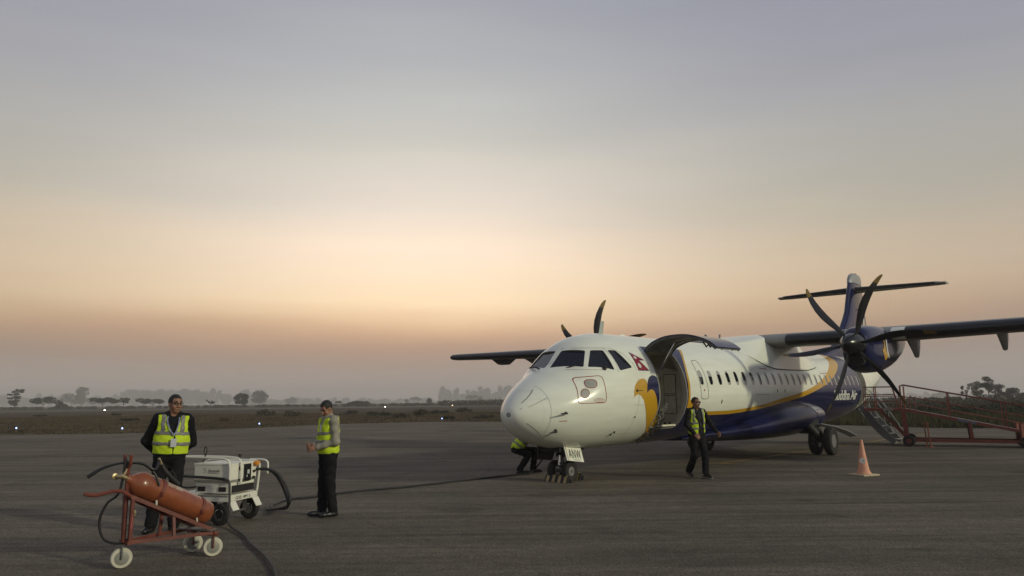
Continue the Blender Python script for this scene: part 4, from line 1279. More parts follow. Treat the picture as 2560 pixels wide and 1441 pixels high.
# ---- wheels
def wheel(name, c, ax, rad, wid, parent, rim=.55, hubm=None, tyrem=None):
    ax = Vector(ax); h = wid / 2
    w_ = empty(name); w_.parent = parent
    pr = [(-h * .78, rad * rim), (-h * .95, rad * .66), (-h, rad * .80), (-h * .86, rad * .93), (-h * .5, rad * .99), (0, rad), (h * .5, rad * .99), (h * .86, rad * .93), (h, rad * .80), (h * .95, rad * .66), (h * .78, rad * rim)]
    MB().lathe(pr, c, ax, 36).build('tyre', tyrem or M['tyre'], w_)
    hp = [(-h * .80, rad * rim * .98), (-h * .82, rad * rim * .9), (-h * .45, rad * rim * .80), (-h * .5, rad * .18), (-h * .8, rad * .16), (h * .8, rad * .16), (h * .5, rad * .18), (h * .45, rad * rim * .80), (h * .82, rad * rim * .9), (h * .80, rad * rim * .98)]
    MB().lathe(hp, c, ax, 28).build('rim', hubm or M['alu'], w_)
    return w_
LX = Vector((0, 1, 0))
NG = empty('nose_gear'); NG.parent = AC
for s in (1, -1):
    wheel('nose_wheel', G(.02, s * .19, .225), LX, .225, .15, AC, .45)
MB().tube([G(.02, -.26, .225), G(.02, .26, .225)], .035, 10).tube([G(.02, 0, .225), G(.0, 0, .8)], .05, 12).tube([G(.02, 0, .5), G(.32, 0, .82)], .03, 8).build('nose_strut', M['steel'], NG)
MB().tube([G(-.10, .02, .36), G(-.08, .02, .56)], .035, 10).build('taxi_light', M['chrome'], NG)
MB().box(G(-.02, 0, .58), (.12, .2, .1), bev=.02).tube([G(.0, .0, .62), G(-.12, .04, .40), G(-.02, .05, .25)], .014, 6).build('steering_actuator', M['grime'], NG)
MB().box(P(.05, 0, .74), (.9, .5, .16)).build('nose_wheel_bay', M['dark'], NG)
def plate(name, cor, th, material, parent):
    v = [Vector(c) for c in cor]; n = (v[1] - v[0]).cross(v[3] - v[0]).normalized() * th
    return recalc(mesh_obj(name, v + [p_ - n for p_ in v], [(0, 1, 2, 3), (7, 6, 5, 4), (0, 4, 5, 1), (1, 5, 6, 2), (2, 6, 7, 3), (3, 7, 4, 0)], material, parent))
dl = .38
pc = [P(-.34, dl - .06, .775), P(.27, dl - .06, .70), P(.31, dl, .405), P(-.30, dl, .485)]
dr = plate('nose_gear_door', pc, -.02, M['white'], AC)
ux = (pc[1] - pc[0]).normalized(); uz = (pc[0] - pc[3]).normalized(); uo = ux.cross(uz).normalized()
if uo.y < 0: uo = -uo
o0 = pc[3] + uo * .006
def quad_on(name, u0, u1, v0, v1, off, material):
    w_ = (pc[2] - pc[3]); h_ = (pc[0] - pc[3])
    return mesh_obj(name, [pc[3] + w_ * u + h_ * v + uo * off for u, v in ((u0, v0), (u1, v0), (u1, v1), (u0, v1))], [(0, 1, 2, 3)], material, dr)
quad_on('red_stripe', .065, .085, .0, 1.0, .004, M['redline'])
w_ = (pc[2] - pc[3]); h_ = (pc[0] - pc[3])
tv, tf = text_geo('ANW', .002, 1.12); tv = np.array(tv); lo_, hi_ = tv.min(0), tv.max(0)
M['blacktext'] = mat('black_lettering', (.012, .012, .012), .5)
vs = [pc[3] + w_ * (.17 + .72 * (x - lo_[0]) / (hi_[0] - lo_[0])) + h_ * (.20 + .64 * (y - lo_[1]) / (hi_[1] - lo_[1])) + uo * .005 for x, y in tv]
mesh_obj('registration_letters', vs, tf, M['blacktext'], dr)
quad_on('placard_strip', .38, .80, .085, .12, .004, M['seam'])
pr_ = [P(-.40, -.35, .77), P(.25, -.35, .70), P(.10, -.35, .43), P(-.40, -.35, .48)]
plate('nose_gear_door', pr_, .02, M['grime'], AC)
for side in (1, -1):
    MG = empty('main_gear'); MG.parent = AC
    for dl in (-.22, .22):
        wheel('main_wheel', G(10.77, side * (2.05 + dl), .43), LX, .43, .25, AC, .48)
    MB().tube([G(10.77, side * 1.8, .43), G(10.77, side * 2.3, .43)], .06, 10).tube([G(10.77, side * 2.05, .43), G(10.45, side * 1.95, .66), G(10.35, side * 1.72, .95)], [.08, .10, .12], 12).tube([G(10.75, side * 2.05, .5), G(11.0, side * 1.75, .95)], .05, 10).build('trailing_arm', M['grime'], MG)
    MB().box(G(10.62, side * 1.95, .62), (.3, .2, .26), bev=.05).tube([G(10.5, side * 2.06, .7), G(10.62, side * 2.12, .45), G(10.78, side * 2.12, .38)], .025, 6).tube([G(10.7, side * 1.85, .75), G(10.66, side * 1.9, .5)], .03, 6).build('brake_lines', M['grime'], MG)
    # hanging gear door, a long bowed strip
    dp = bez([(10.7, 1.92, .90), (11.5, 2.05, .80), (12.2, 2.2, .66), (12.75, 2.36, .47)], 5)
    v, f = [], []
    for p_ in dp:
        for dx, dz in ((.0, .015), (.30, .06), (.30, .04), (.0, -.01)): v.append(G(p_.x, side * (p_.y + dx * .75 - .1), p_.z + dz))
    for i in range(len(dp) - 1):
        for j in range(4): f.append((4 * i + j, 4 * i + (j + 1) % 4, 4 * i + 4 + (j + 1) % 4, 4 * i + 4 + j))
    f += [(0, 1, 2, 3), tuple(4 * (len(dp) - 1) + j for j in (3, 2, 1, 0))]
    recalc(mesh_obj('gear_door', v, f, M['silver'], MG))
    rod(G(10.6, side * 1.7, .85), G(11.7, side * 2.1, .74), .02, 'door_link', M['steel'], MG)

# ---- engines and propellers
M['intake'] = M['dark']
PA, PZ, PL = 7.4728, 3.0635, 4.05
def nac_dims(a_):
    st = np.array([(7.62, .30, 3.40, 2.72), (7.75, .36, 3.50, 2.52), (8.0, .41, 3.56, 2.38), (8.5, .46, 3.62, 2.32), (9.2, .49, 3.64, 2.36), (9.8, .49, 3.64, 2.46), (10.6, .46, 3.60, 2.66), (11.4, .38, 3.54, 2.95), (12.2, .22, 3.46, 3.22), (12.6, .08, 3.42, 3.34)])
    return [float(pchip(st[:, 0], st[:, i], a_)) for i in (1, 2, 3)]
def nac_pt(a_, t, side, e=.72, off=0.0):
    w, zt, zb = nac_dims(a_)
    c, s = math.cos(t), math.sin(t)
    return P(a_, side * PL + (w + off) * math.copysign(abs(c) ** e, c), (zt + zb) / 2 + ((zt - zb) / 2 + off) * math.copysign(abs(s) ** e, s))
def prop_blade(name, c, t, parent, side):
    """feathered scimitar blade; t measured from up towards the aircraft's right"""
    rads = [.22, .34, .5, .75, 1.0, 1.25, 1.5, 1.7, 1.85, 1.94, 1.965]
    chord = [.09, .10, .14, .195, .225, .225, .20, .165, .125, .08, .03]
    sweep = [0, 0, -.01, -.04, -.065, -.06, -.02, .04, .10, .15, .17]      # + is aft
    tw = [R(x) for x in (30, 32, 36, 40, 44, 48, 52, 55, 57, 58, 58)]        # angle of the chord out of the disc plane
    thk = [.10, .09, .05, .035, .028, .022, .017, .013, .010, .008, .006]
    rad = Vector((0, -math.sin(t), math.cos(t))); tan = Vector((0, -math.cos(t), -math.sin(t))); aft = Vector((-1, 0, 0))
    secs = []
    for r_, ch, sw, w, th in zip(rads, chord, sweep, tw, thk):
        cd = (aft * math.sin(w) - tan * math.cos(w)).normalized(); nn = rad.cross(cd)
        o_ = c + rad * r_ + cd * sw
        secs.append([o_ + cd * (ch * x) + nn * (th * y) for x, y in ((-.5, 0), (-.32, .42), (0, .5), (.3, .3), (.5, 0), (.3, -.3), (0, -.5), (-.32, -.42))])
    b_ = loft(name, secs, M['boot'], parent)
    k = 7
    tip = []
    for q in range(6, 11):
        cen = sum(secs[q], Vector()) / 8
        tip.append([cen + (p_ - cen) * 1.07 for p_ in secs[q]])
    # yellow tip: leading part reaches further in
    loft('blade_tip', tip[1:], M['tipyellow'], parent)
M['tipyellow'] = mat('tip_yellow', (.17, .11, .015), .5, var=.15)
for side, rot in ((1, -.3888), (-1, -.1228)):
    EN = empty('engine'); EN.parent = AC
    sts_ = [7.62, 7.68, 7.75, 7.85, 8.0, 8.25, 8.5, 8.9, 9.3, 9.8, 10.3, 10.9, 11.5, 12.1, 12.6]
    loft('nacelle', [[nac_pt(a_, t, side) for t in np.linspace(0, 2 * math.pi, 40, endpoint=False)] for a_ in sts_], M['navy'], EN)
    # air intake under the spinner
    S_ = []
    for a_, rx, rz in ((7.60, .20, .12), (7.58, .22, .135), (7.70, .24, .15)):
        S_.append([P(a_, side * PL + rx * math.cos(t), 2.62 + rz * math.sin(t)) for t in np.linspace(0, 2 * math.pi, 20, endpoint=False)])
    loft('air_intake', S_, M['dark'], EN)
    PR = empty('propeller'); PR.parent = AC
    MB().lathe([(-.62, .015), (-.60, .06), (-.52, .13), (-.40, .20), (-.22, .265), (0, .30), (.12, .305)], P(PA, side * PL, PZ), (-1, 0, 0), 32).build('spinner', M['gloss_black'], PR)
    for kb in range(6):
        prop_blade('blade', P(PA, side * PL, PZ), rot + kb * math.pi / 3, PR, side)
# small emblem on the left nacelle side
def nac_side(aa, zz, off=.006):
    out = []
    for a_, z_ in zip(aa, zz):
        w, zt, zb = nac_dims(a_)
        s = (z_ - (zt + zb) / 2) / ((zt - zb) / 2); s = max(-1, min(1, s)); sn = abs(s) ** (1 / .72); cs = math.sqrt(max(0, 1 - sn * sn)) ** .72
        out.append(P(a_, PL + w * cs + off, z_))
    return np.array(out)
decal('emblem_yellow', [smooth_loop([(8.62, 3.33), (8.70, 3.36), (8.74, 3.1), (8.80, 2.92), (8.95, 2.80), (8.86, 2.70), (8.72, 2.66), (8.62, 2.78), (8.5, 2.92), (8.62, 2.98), (8.66, 3.12)], 3)], M['yellow'], fn=nac_side)
decal('emblem_white', [smooth_loop([(8.86, 3.36), (8.94, 3.38), (8.93, 3.05), (9.0, 2.86), (9.14, 2.74), (9.02, 2.72), (8.90, 2.82), (8.84, 3.02)], 3)], M['lettering'], fn=nac_side)

# ---- tail
def sym(n=18, t=.13):
    x = (1 - np.cos(np.linspace(0, math.pi, n))) / 2
    y = 5 * t * (.2969 * np.sqrt(x) - .126 * x - .3516 * x ** 2 + .2843 * x ** 3 - .1036 * x ** 4)
    return np.concatenate([np.c_[x, y][::-1], np.c_[x, -y][1:-1]])
TL = empty('tail_fin'); TL.parent = AC
S_ = []
for z_, a0_, a1_ in ((2.9, 16.2, 24.6), (3.25, 17.0, 24.6), (3.6, 18.7, 24.55), (4.1, 19.75, 24.5), (4.53, 20.3, 24.45), (5.0, 20.9, 24.35), (5.35, 21.25, 24.3), (5.9, 21.55, 24.2), (6.31, 21.78, 24.15), (6.73, 22.0, 24.1)):
    S_.append([P(a0_ + x * (a1_ - a0_), y * min(a1_ - a0_, 3.4) * .95, z_) for x, y in sym()])
loft('fin', S_, M['navy'], TL)
S_ = []
for z_, a0_, a1_, k in ((6.735, 22.0, 24.1, 1), (6.95, 22.1, 24.1, 1.0), (7.12, 22.3, 24.05, .9), (7.22, 22.6, 23.9, .55)):
    S_.append([P(a0_ + x * (a1_ - a0_), y * 2.1 * k * 1.15, z_) for x, y in sym()])
loft('fin_cap', S_, M['silver'], TL)
MB().tube([P(23.2, 0, 7.2), P(23.2, 0, 7.28)], .05, 8).build('beacon', M['redline'], TL)
for side in (1, -1):
    S_ = []
    for l in (.0, 1.2, 2.4, 3.3, 3.55, 3.66):
        f = l / 3.66; a0_ = 22.2 + .75 * f; c = 1.75 - .72 * f
        if l > 3.4: c *= .8; a0_ += .15
        S_.append([P(a0_ + x * c, side * l, 6.44 + .02 * f + y * c) for x, y in sym(18, .14)])
    loft('stabiliser', S_, M['underwing'], TL)
    S_ = []
    sb = [i for i, (x, y) in enumerate(sym()) if x < .13]
    sy = sym(18, .14)
    for l in (.18, 1.2, 2.4, 3.3):
        f = l / 3.66; a0_ = 22.2 + .75 * f; c = 1.75 - .72 * f
        S_.append([P(a0_ + x * c - .005, side * l, 6.44 + .02 * f + y * c * 1.02) for x, y in sy[sb]])
    loft('deicing_boot', S_, M['boot'], TL, cap=False, closed=False)
for zz, a_ in ((5.55, 21.5), (5.1, 23.9)):
    MB().tube([P(a_ - .12, 0.0, zz), P(a_ + .02, .0, zz), P(a_ + .1, 0, zz)], [.015, .035, .03], 6).build('static_probe', M['black'], TL)
for side in (1, -1):
    MB().tube([P(22.9, side * .12, 5.55), P(22.9, side * .42, 5.55)], .02, 6).build('tail_antenna', M['black'], TL)
# yellow flash and white mark on the fin
def fin_side(aa, zz):
    S = np.array([(2.9, 16.2, 24.6), (3.6, 18.7, 24.55), (4.53, 20.3, 24.45), (5.35, 21.25, 24.3), (6.31, 21.78, 24.15), (6.73, 22, 24.1)])
    out = []
    for a_, z_ in zip(aa, zz):
        a0_ = np.interp(z_, S[:, 0], S[:, 1]); a1_ = np.interp(z_, S[:, 0], S[:, 2]); x = min(max((a_ - a0_) / (a1_ - a0_), .0), 1)
        t = .13; y = 5 * t * (.2969 * x ** .5 - .126 * x - .3516 * x ** 2 + .2843 * x ** 3 - .1036 * x ** 4)
        out.append(P(a_, y * min(a1_ - a0_, 3.4) * .95 + .01, z_))
    return np.array(out)
decal('tail_yellow_flash', [smooth_loop([(22.6, 3.8), (22.5, 4.6), (22.6, 5.2), (22.9, 5.35), (23.1, 5.1), (23.1, 4.5), (23.2, 3.8)], 3)], M['yellow'], TL, fn=fin_side)
decal('tail_white_flash', [smooth_loop([(23.35, 3.8), (23.3, 4.6), (23.5, 5.2), (23.75, 5.1), (23.7, 4.4), (23.8, 3.8)], 3)], M['lettering'], TL, fn=fin_side)

# ---- passenger door with its built-in stair, folded down
AS = empty('airstair'); AS.parent = AC
c0 = [(17.64, 1.30, 1.24), (17.64, 1.52, .92), (17.64, 1.80, .56), (17.64, 2.12, .26), (17.64, 2.45, .06)]
cb = bez(c0, 5)
for a_ in (17.56, 18.36):
    S_ = []
    for i, p_ in enumerate(cb):
        d = (cb[min(i + 1, len(cb) - 1)] - cb[max(i - 1, 0)]).normalized(); nn = Vector((0, -d.z, d.y))
        f = i / (len(cb) - 1); dep = .11 + .10 * math.sin(math.pi * f)
        S_.append([P(a_ + da, p_.y + nn.y * q, p_.z + nn.z * q - .15 * f) for da, q in ((-.02, -dep * .4), (.02, -dep * .4), (.02, dep), (-.02, dep))])
    loft('stair_side', S_, M['silver'], AS)
for i in range(5):
    p_ = cb[2 + i * 4]
    MB().box(P(17.96, p_.y + .10, p_.z + .02 - .15 * (2 + i * 4) / 20), (.76, .26, .03)).build('stair_step', M['alu'], AS)
S_ = []
for i, p_ in enumerate(cb):
    f = i / (len(cb) - 1)
    S_.append([P(a_, p_.y - .07 + q, p_.z - .08 - .13 * f) for a_, q in ((17.58, 0), (18.34, 0), (18.34, .012), (17.58, .012))])
loft('door_outer_skin', S_, M['liner'], AS)
mb = MB()
for a_ in (17.6, 18.32):
    mb.tube([P(a_, 1.36, 1.95), P(a_, 1.9, 1.45), P(a_, 2.45, .55), P(a_, 2.55, .15)], .018, 6)
    mb.tube([P(a_, 1.62, 1.62), P(a_, 1.72, .62)], .014, 6).tube([P(a_, 2.1, 1.15), P(a_, 2.2, .2)], .014, 6)
mb.build('stair_handrail', M['alu'], AS)
# ================================================================== PEOPLE (signed-distance bodies, meshed with surface nets)
def surface_nets(D, org, h):
    """D sampled on grid (nx,ny,nz); returns verts, quads of the zero level"""
    S = D < 0
    nx, ny, nz = D.shape
    cs = [S[i:nx - 1 + i, j:ny - 1 + j, k:nz - 1 + k] for i in (0, 1) for j in (0, 1) for k in (0, 1)]
    cnt = sum(c.astype(np.int8) for c in cs)
    act = (cnt > 0) & (cnt < 8)
    idx = -np.ones(act.shape, np.int64); I = np.argwhere(act); idx[act] = np.arange(len(I))
    acc = np.zeros((len(I), 3)); w = np.zeros(len(I))
    cor = [(i, j, k) for i in (0, 1) for j in (0, 1) for k in (0, 1)]
    val = {c: D[I[:, 0] + c[0], I[:, 1] + c[1], I[:, 2] + c[2]] for c in cor}
    for c in cor:
        for ax in range(3):
            if c[ax]: continue
            d = list(c); d[ax] = 1; d = tuple(d)
            a, b = val[c], val[d]; k = (a < 0) != (b < 0)
            t = np.where(k, a / np.where(k, a - b, 1), 0)
            p = np.tile(np.array(c, float), (len(I), 1)); p[:, ax] += t
            acc[k] += p[k]; w[k] += 1
    V = org + (I + acc / np.maximum(w, 1)[:, None]) * h
    Q = []
    for ax in range(3):
        u, v = [(1, 2), (2, 0), (0, 1)][ax]
        sl0 = [slice(None)] * 3; sl1 = [slice(None)] * 3
        sl0[ax] = slice(0, -1); sl1[ax] = slice(1, None)
        A, B = S[tuple(sl0)], S[tuple(sl1)]
        E_ = np.argwhere(A != B)
        ok = (E_[:, u] > 0) & (E_[:, v] > 0) & (E_[:, u] < D.shape[u] - 1) & (E_[:, v] < D.shape[v] - 1)
        E_ = E_[ok]
        eu = np.zeros(3, int); eu[u] = 1; ev = np.zeros(3, int); ev[v] = 1
        def g(e): return idx[e[:, 0], e[:, 1], e[:, 2]]
        q = np.c_[g(E_ - eu - ev), g(E_ - ev), g(E_), g(E_ - eu)]
        fl = A[E_[:, 0], E_[:, 1], E_[:, 2]]
        q[~fl] = q[~fl][:, ::-1]
        Q.append(q)
    return V, np.concatenate(Q)
class Field:
    def __init__(s, lo, hi, h):
        s.lo = np.array(lo, float); s.h = h
        s.n = np.ceil((np.array(hi) - s.lo) / h).astype(int) + 1
        s.D = np.full(s.n, 1.0, np.float32)
        s.ax = [s.lo[i] + h * np.arange(s.n[i]) for i in range(3)]
    def _win(s, lo, hi):
        a = np.clip(np.floor((np.array(lo) - s.lo) / s.h).astype(int), 0, s.n); b = np.clip(np.ceil((np.array(hi) - s.lo) / s.h).astype(int) + 1, 0, s.n)
        return tuple(slice(x, y) for x, y in zip(a, b))
    def grid(s, w):
        return np.meshgrid(s.ax[0][w[0]], s.ax[1][w[1]], s.ax[2][w[2]], indexing='ij', sparse=True)
    def join(s, w, d, k):
        o = s.D[w]
        if k > 0:
            hh = np.clip(.5 + .5 * (o - d) / k, 0, 1)
            s.D[w] = o + (d - o) * hh - k * hh * (1 - hh)
        else:
            s.D[w] = np.minimum(o, d)
    def cap(s, p, q, r0, r1, k=.02):
        p, q = np.array(p, float), np.array(q, float); m_ = max(r0, r1) + .07
        w = s._win(np.minimum(p, q) - m_, np.maximum(p, q) + m_)
        if any(x.stop <= x.start for x in w): return s
        X, Y, Z = s.grid(w); d = q - p; L = max(d @ d, 1e-9)
        t = np.clip(((X - p[0]) * d[0] + (Y - p[1]) * d[1] + (Z - p[2]) * d[2]) / L, 0, 1)
        r = np.sqrt((X - p[0] - t * d[0]) ** 2 + (Y - p[1] - t * d[1]) ** 2 + (Z - p[2] - t * d[2]) ** 2)
        s.join(w, r - (r0 + (r1 - r0) * t), k); return s
    def ell(s, c, rad, Rm=None, k=.03, sub=False):
        c = np.array(c, float); rad = np.array(rad, float); m_ = rad.max() + .07
        w = s._win(c - m_, c + m_)
        if any(x.stop <= x.start for x in w): return s
        X, Y, Z = s.grid(w); Pn = [X - c[0], Y - c[1], Z - c[2]]
        if Rm is not None: Pn = [Rm[0][i] * Pn[0] + Rm[1][i] * Pn[1] + Rm[2][i] * Pn[2] for i in range(3)]
        k0 = np.sqrt(sum((a / b) ** 2 for a, b in zip(Pn, rad))); k1 = np.sqrt(sum((a / b ** 2) ** 2 for a, b in zip(Pn, rad)))
        d = k0 * (k0 - 1) / np.maximum(k1, 1e-6)
        if sub: s.D[w] = np.maximum(s.D[w], -d)
        else: s.join(w, d, k)
        return s
    def full(s): return s.grid((slice(None),) * 3)
    def mesh(s, name, material, parent, wob=0.0, seed=0):
        D = s.D
        if wob:
            X, Y, Z = s.full()
            D = D + wob * (np.sin(X * 31 + Z * 17 + seed) * np.sin(Y * 27 - Z * 23 + seed * 2) + .6 * np.sin(Z * 52 + X * 14 + seed * 3) * np.sin(X * 40 - Y * 33))
        V, Q = surface_nets(D, s.lo, s.h)
        return np_obj(name, V, Q, material, parent, True)
def rotz(a): return np.array([[math.cos(a), -math.sin(a), 0], [math.sin(a), math.cos(a), 0], [0, 0, 1]])
def rotx(a): return np.array([[1, 0, 0], [0, math.cos(a), -math.sin(a)], [0, math.sin(a), math.cos(a)]])

M['skin'] = mat('brown_skin', (.25, .125, .075), .55, var=.12, scale=12)
M['hair'] = mat('black_hair', (.008, .007, .007), .6, var=.3, scale=60, bump=.4, bscale=150)
M['eye'] = mat('eye', (.05, .045, .04), .2)
M['hivis'] = mat('hi_vis_yellow', (.50, .66, .012), .75, var=.07, scale=7, bump=.25, bscale=18, emit=None)
M['tape'] = mat('reflective_tape', (.17, .17, .155), .45, var=.15, scale=14)
M['trim'] = mat('black_trim', (.012, .012, .012), .8)
M['trousers'] = mat('black_trousers', (.011, .011, .013), .85, spec=.12, var=.3, scale=5, bump=.3, bscale=12)
M['jacket_black'] = mat('black_jacket', (.010, .010, .012), .7, spec=.12, var=.3, scale=5, bump=.3, bscale=14)
M['jacket_grey'] = mat('charcoal_jacket', (.009, .0095, .010), .6, spec=.12, var=.3, scale=6, bump=.3, bscale=14)
M['jacket_beige'] = mat('beige_jacket', (.25, .235, .185), .75, var=.1, scale=6, bump=.5, bscale=12)
M['shirt_navy'] = mat('navy_shirt', (.018, .022, .04), .7)
M['shoe'] = mat('black_leather', (.010, .010, .010), .3)
M['sole'] = mat('white_sole', (.35, .35, .33), .6)
M['lanyard'] = mat('blue_lanyard', (.06, .09, .24), .6, col2=(.32, .34, .38), scale=26)
M['card'] = mat('id_card', (.50, .52, .53), .3, var=.15, scale=20)
M['lip'] = mat('lips', (.11, .045, .032), .5)

def hand(F, wr, dirn, palm_n, s, curl, side, k=.007):
    """palm and five fingers. dirn: pointing direction, palm_n: palm normal (fingers curl towards it), side: +1 thumb towards cross(dirn, palm_n)"""
    d = np.array(dirn, float); d /= np.linalg.norm(d); n = np.array(palm_n, float); n -= d * (n @ d); n /= np.linalg.norm(n); x = np.cross(d, n) * side
    wr = np.array(wr, float)
    Rm = np.stack([x, d, n], 1)
    F.ell(wr + d * .050 * s, (.042 * s, .056 * s, .019 * s), Rm, .012)
    for i, (off, ln) in enumerate(((.030, .070), (.010, .079), (-.011, .074), (-.030, .058))):
        b = wr + (d * .088 + x * off) * s
        a1 = curl * .9; d1 = d * math.cos(a1) + n * math.sin(a1); a2 = curl * 1.9; d2 = d * math.cos(a2) + n * math.sin(a2)
        m1 = b + d1 * ln * .52 * s; m2 = m1 + d2 * ln * .5 * s
        F.cap(b, m1, .0098 * s, .0090 * s, k); F.cap(m1, m2, .0090 * s, .0076 * s, k)
    b = wr + (d * .03 + x * .034) * s
    m1 = b + (d * .6 + x * .65 + n * .3) / 1.0 * .038 * s; m2 = m1 + (d * .85 + x * .15 + n * .4) * .034 * s
    F.cap(b, m1, .0125 * s, .0105 * s, k); F.cap(m1, m2, .0105 * s, .0085 * s, k)

def person(loc, yaw, H, J, style, label):
    """J: joints in metres for a 1.75 m body; forward +Y, right hand side +X"""
    s = H / 1.75
    root = empty('person', loc, yaw)
    tag(root, label, 'person')
    J = {k_: np.array(v, float) * s for k_, v in J.items()}
    pel, che, nek = J['pelvis'], J['chest'], J['neck']
    up = (nek - pel); up /= np.linalg.norm(up)
    xr = np.array(J.get('side', np.array([1., 0, 0]))); xr = xr / np.linalg.norm(xr); xr -= up * (xr @ up); xr /= np.linalg.norm(xr)
    fw = np.cross(up, xr); T = np.stack([xr, fw, up], 1)
    fat = style.get('fat', 0) * s
    allp = np.array([v for k_, v in J.items() if k_ != 'side'])
    lo, hi = allp.min(0) - .2 * s, allp.max(0) + .2 * s
    lo[2] = -.02
    hd = J['head']; HR = rotz(style.get('head_yaw', 0)) @ rotx(style.get('head_pitch', 0))
    def hp(x, y, z): return hd + HR @ (np.array([x, y, z]) * s)
    # ---- torso primitives
    def torso(F, g, k=.05, low=True):
        F.ell(pel + up * .04 * s, ((.158 * s + fat * .5 + g), (.115 * s + fat * .6 + g), .125 * s + g), T, k)
        F.ell(pel + up * .17 * s + fw * fat * .5, ((.148 * s + fat + g), (.108 * s + fat * 1.1 + g), .16 * s + g), T, k)
        F.ell(che, ((.172 * s + fat * .6 + g), (.112 * s + fat * .6 + g), .20 * s + g), T, k)
        F.cap(J['shR'] * .82 + nek * .18, J['shL'] * .82 + nek * .18, .062 * s + g, .062 * s + g, k)
        for q in 'RL': F.cap(J['sh' + q] * .75 + nek * .25, nek + up * .035 * s - fw * .01 * s, .055 * s + g * .5, .048 * s + g * .3, k)
    def legs(F, g, k=.03, cuff=0.0):
        for q in 'RL':
            F.cap(J['hip' + q], J['kn' + q], .080 * s + g, .055 * s + g, k)
            F.cap(J['kn' + q], J['an' + q] + np.array([0, 0, .02 * s]), .055 * s + g, .040 * s + g + cuff, k)
    def arms(F, g, k=.03, cut=1.0):
        for q in 'RL':
            F.cap(J['sh' + q], J['el' + q], .055 * s + g, .043 * s + g, k)
            w = J['el' + q] + (J['wr' + q] - J['el' + q]) * cut
            F.cap(J['el' + q], w, .043 * s + g, .031 * s + g, k)
    def foot(F, q, g):
        a_, t_ = J['an' + q], J['to' + q]; d = t_ - a_; d[2] = 0; d /= np.linalg.norm(d)
        heel = a_ - d * .045 * s; heel[2] = max(a_[2] - .045 * s, .036 * s); ball = t_ - d * .03 * s
        F.cap(heel, ball, .038 * s + g, .036 * s + g, .02); F.cap(ball, t_ + d * .01, .036 * s + g, .026 * s + g, .02)
        F.cap(a_, heel + d * .05 * s, .040 * s + g, .040 * s + g, .03)
    # ---- body: one continuous skin
    B = Field(lo, hi, .0085)
    torso(B, -.012); legs(B, -.006); arms(B, -.008)
    for q in 'RL': foot(B, q, -.012)
    B.cap(nek - up * .03 * s, hd - HR @ np.array([0, .015, .07]) * s, .060 * s, .054 * s, .03)
    B.ell(hp(0, -.012, .035), (.074 * s, .094 * s, .088 * s), HR, .02)
    B.ell(hp(0, .018, -.035), (.062 * s, .072 * s, .082 * s), HR, .03)
    B.ell(hp(0, .055, -.085), (.030 * s, .028 * s, .026 * s), HR, .03)          # chin
    B.cap(hp(0, .088, .012), hp(0, .108, -.026), .010 * s, .015 * s, .012)       # nose
    B.cap(hp(-.014, .098, -.030), hp(.014, .098, -.030), .011 * s, .011 * s, .008)
    for e in (-1, 1):
        B.ell(hp(e * .074, -.008, -.008), (.010 * s, .020 * s, .032 * s), HR, .01)  # ears
        B.cap(hp(e * .012, .086, .030), hp(e * .048, .074, .030), .010 * s, .010 * s, .012)   # brow
        B.ell(hp(e * .040, .066, -.030), (.024 * s, .020 * s, .022 * s), HR, .02)   # cheek
    B.cap(hp(-.018, .085, -.060), hp(.018, .085, -.060), .010 * s, .010 * s, .010)
    for e in (-1, 1): B.ell(hp(e * .031, .096, .012), (.016 * s, .013 * s, .010 * s), HR, 0, sub=True)
    for q, sd in (('R', 1), ('L', -1)):
        hs = style['hand' + q]
        hand(B, J['wr' + q], hs[0], hs[1], s * 1.05, hs[2], sd * hs[3] if len(hs) > 3 else sd)
    B.mesh('body', M['skin'], root)
    # face details
    for e in (-1, 1):
        MB().lathe([(-.010 * s, .003), (-.006 * s, .008 * s), (0, .0105 * s), (.006 * s, .008 * s), (.009 * s, .003)], Vector(hp(e * .031, .078, .012)), Vector(HR @ np.array([0, 1, 0])), 10).build('eye', M['eye'], root)
    MB().tube([hp(-.024, .086, -.061), hp(0, .0965, -.060), hp(.024, .086, -.061)], .0045 * s, 6).build('mouth', M['lip'], root)
    for e in (-1, 1):
        MB().tube([hp(e * .014, .0965, .034), hp(e * .034, .092, .040), hp(e * .052, .078, .034)], .0048 * s, 6).build('eyebrow', M['hair'], root)
    # hair cap
    Hf = Field(hd - .17 * s, hd + .17 * s, .006)
    Hf.ell(hp(0, -.014, .038), (.080 * s, .101 * s, .094 * s), HR, 0)
    X, Y, Z = Hf.full()
    q = np.stack(np.broadcast_arrays(X - hd[0], Y - hd[1], Z - hd[2]), -1) @ HR / s
    line = style.get('hairline', .075)
    Hf.D = np.maximum(Hf.D, -(q[..., 2] - np.where(q[..., 1] > .045, line, np.where(q[..., 1] > -.01, .018, -.045))) * s)
    Hf.mesh('hair', M['hair'] if style.get('hair', 1) else M['stubble'], root)
    # ---- clothes
    Tr = Field(lo, hi, .011)
    legs(Tr, .022 * s, .035, .012 * s)
    Tr.ell(pel + up * .02 * s, (.168 * s + fat * .6, .132 * s + fat * .7, .13 * s), T, .05)
    Xg, Yg, Zg = Tr.full()
    for q in 'RL': Tr.D = np.where((np.abs(Xg - J['an' + q][0]) < .2) & (Zg < J['an' + q][2] - .035 * s), np.maximum(Tr.D, .02), Tr.D)
    Tr.mesh('trousers', M['trousers'], root, .0065, style.get('seed', 1))
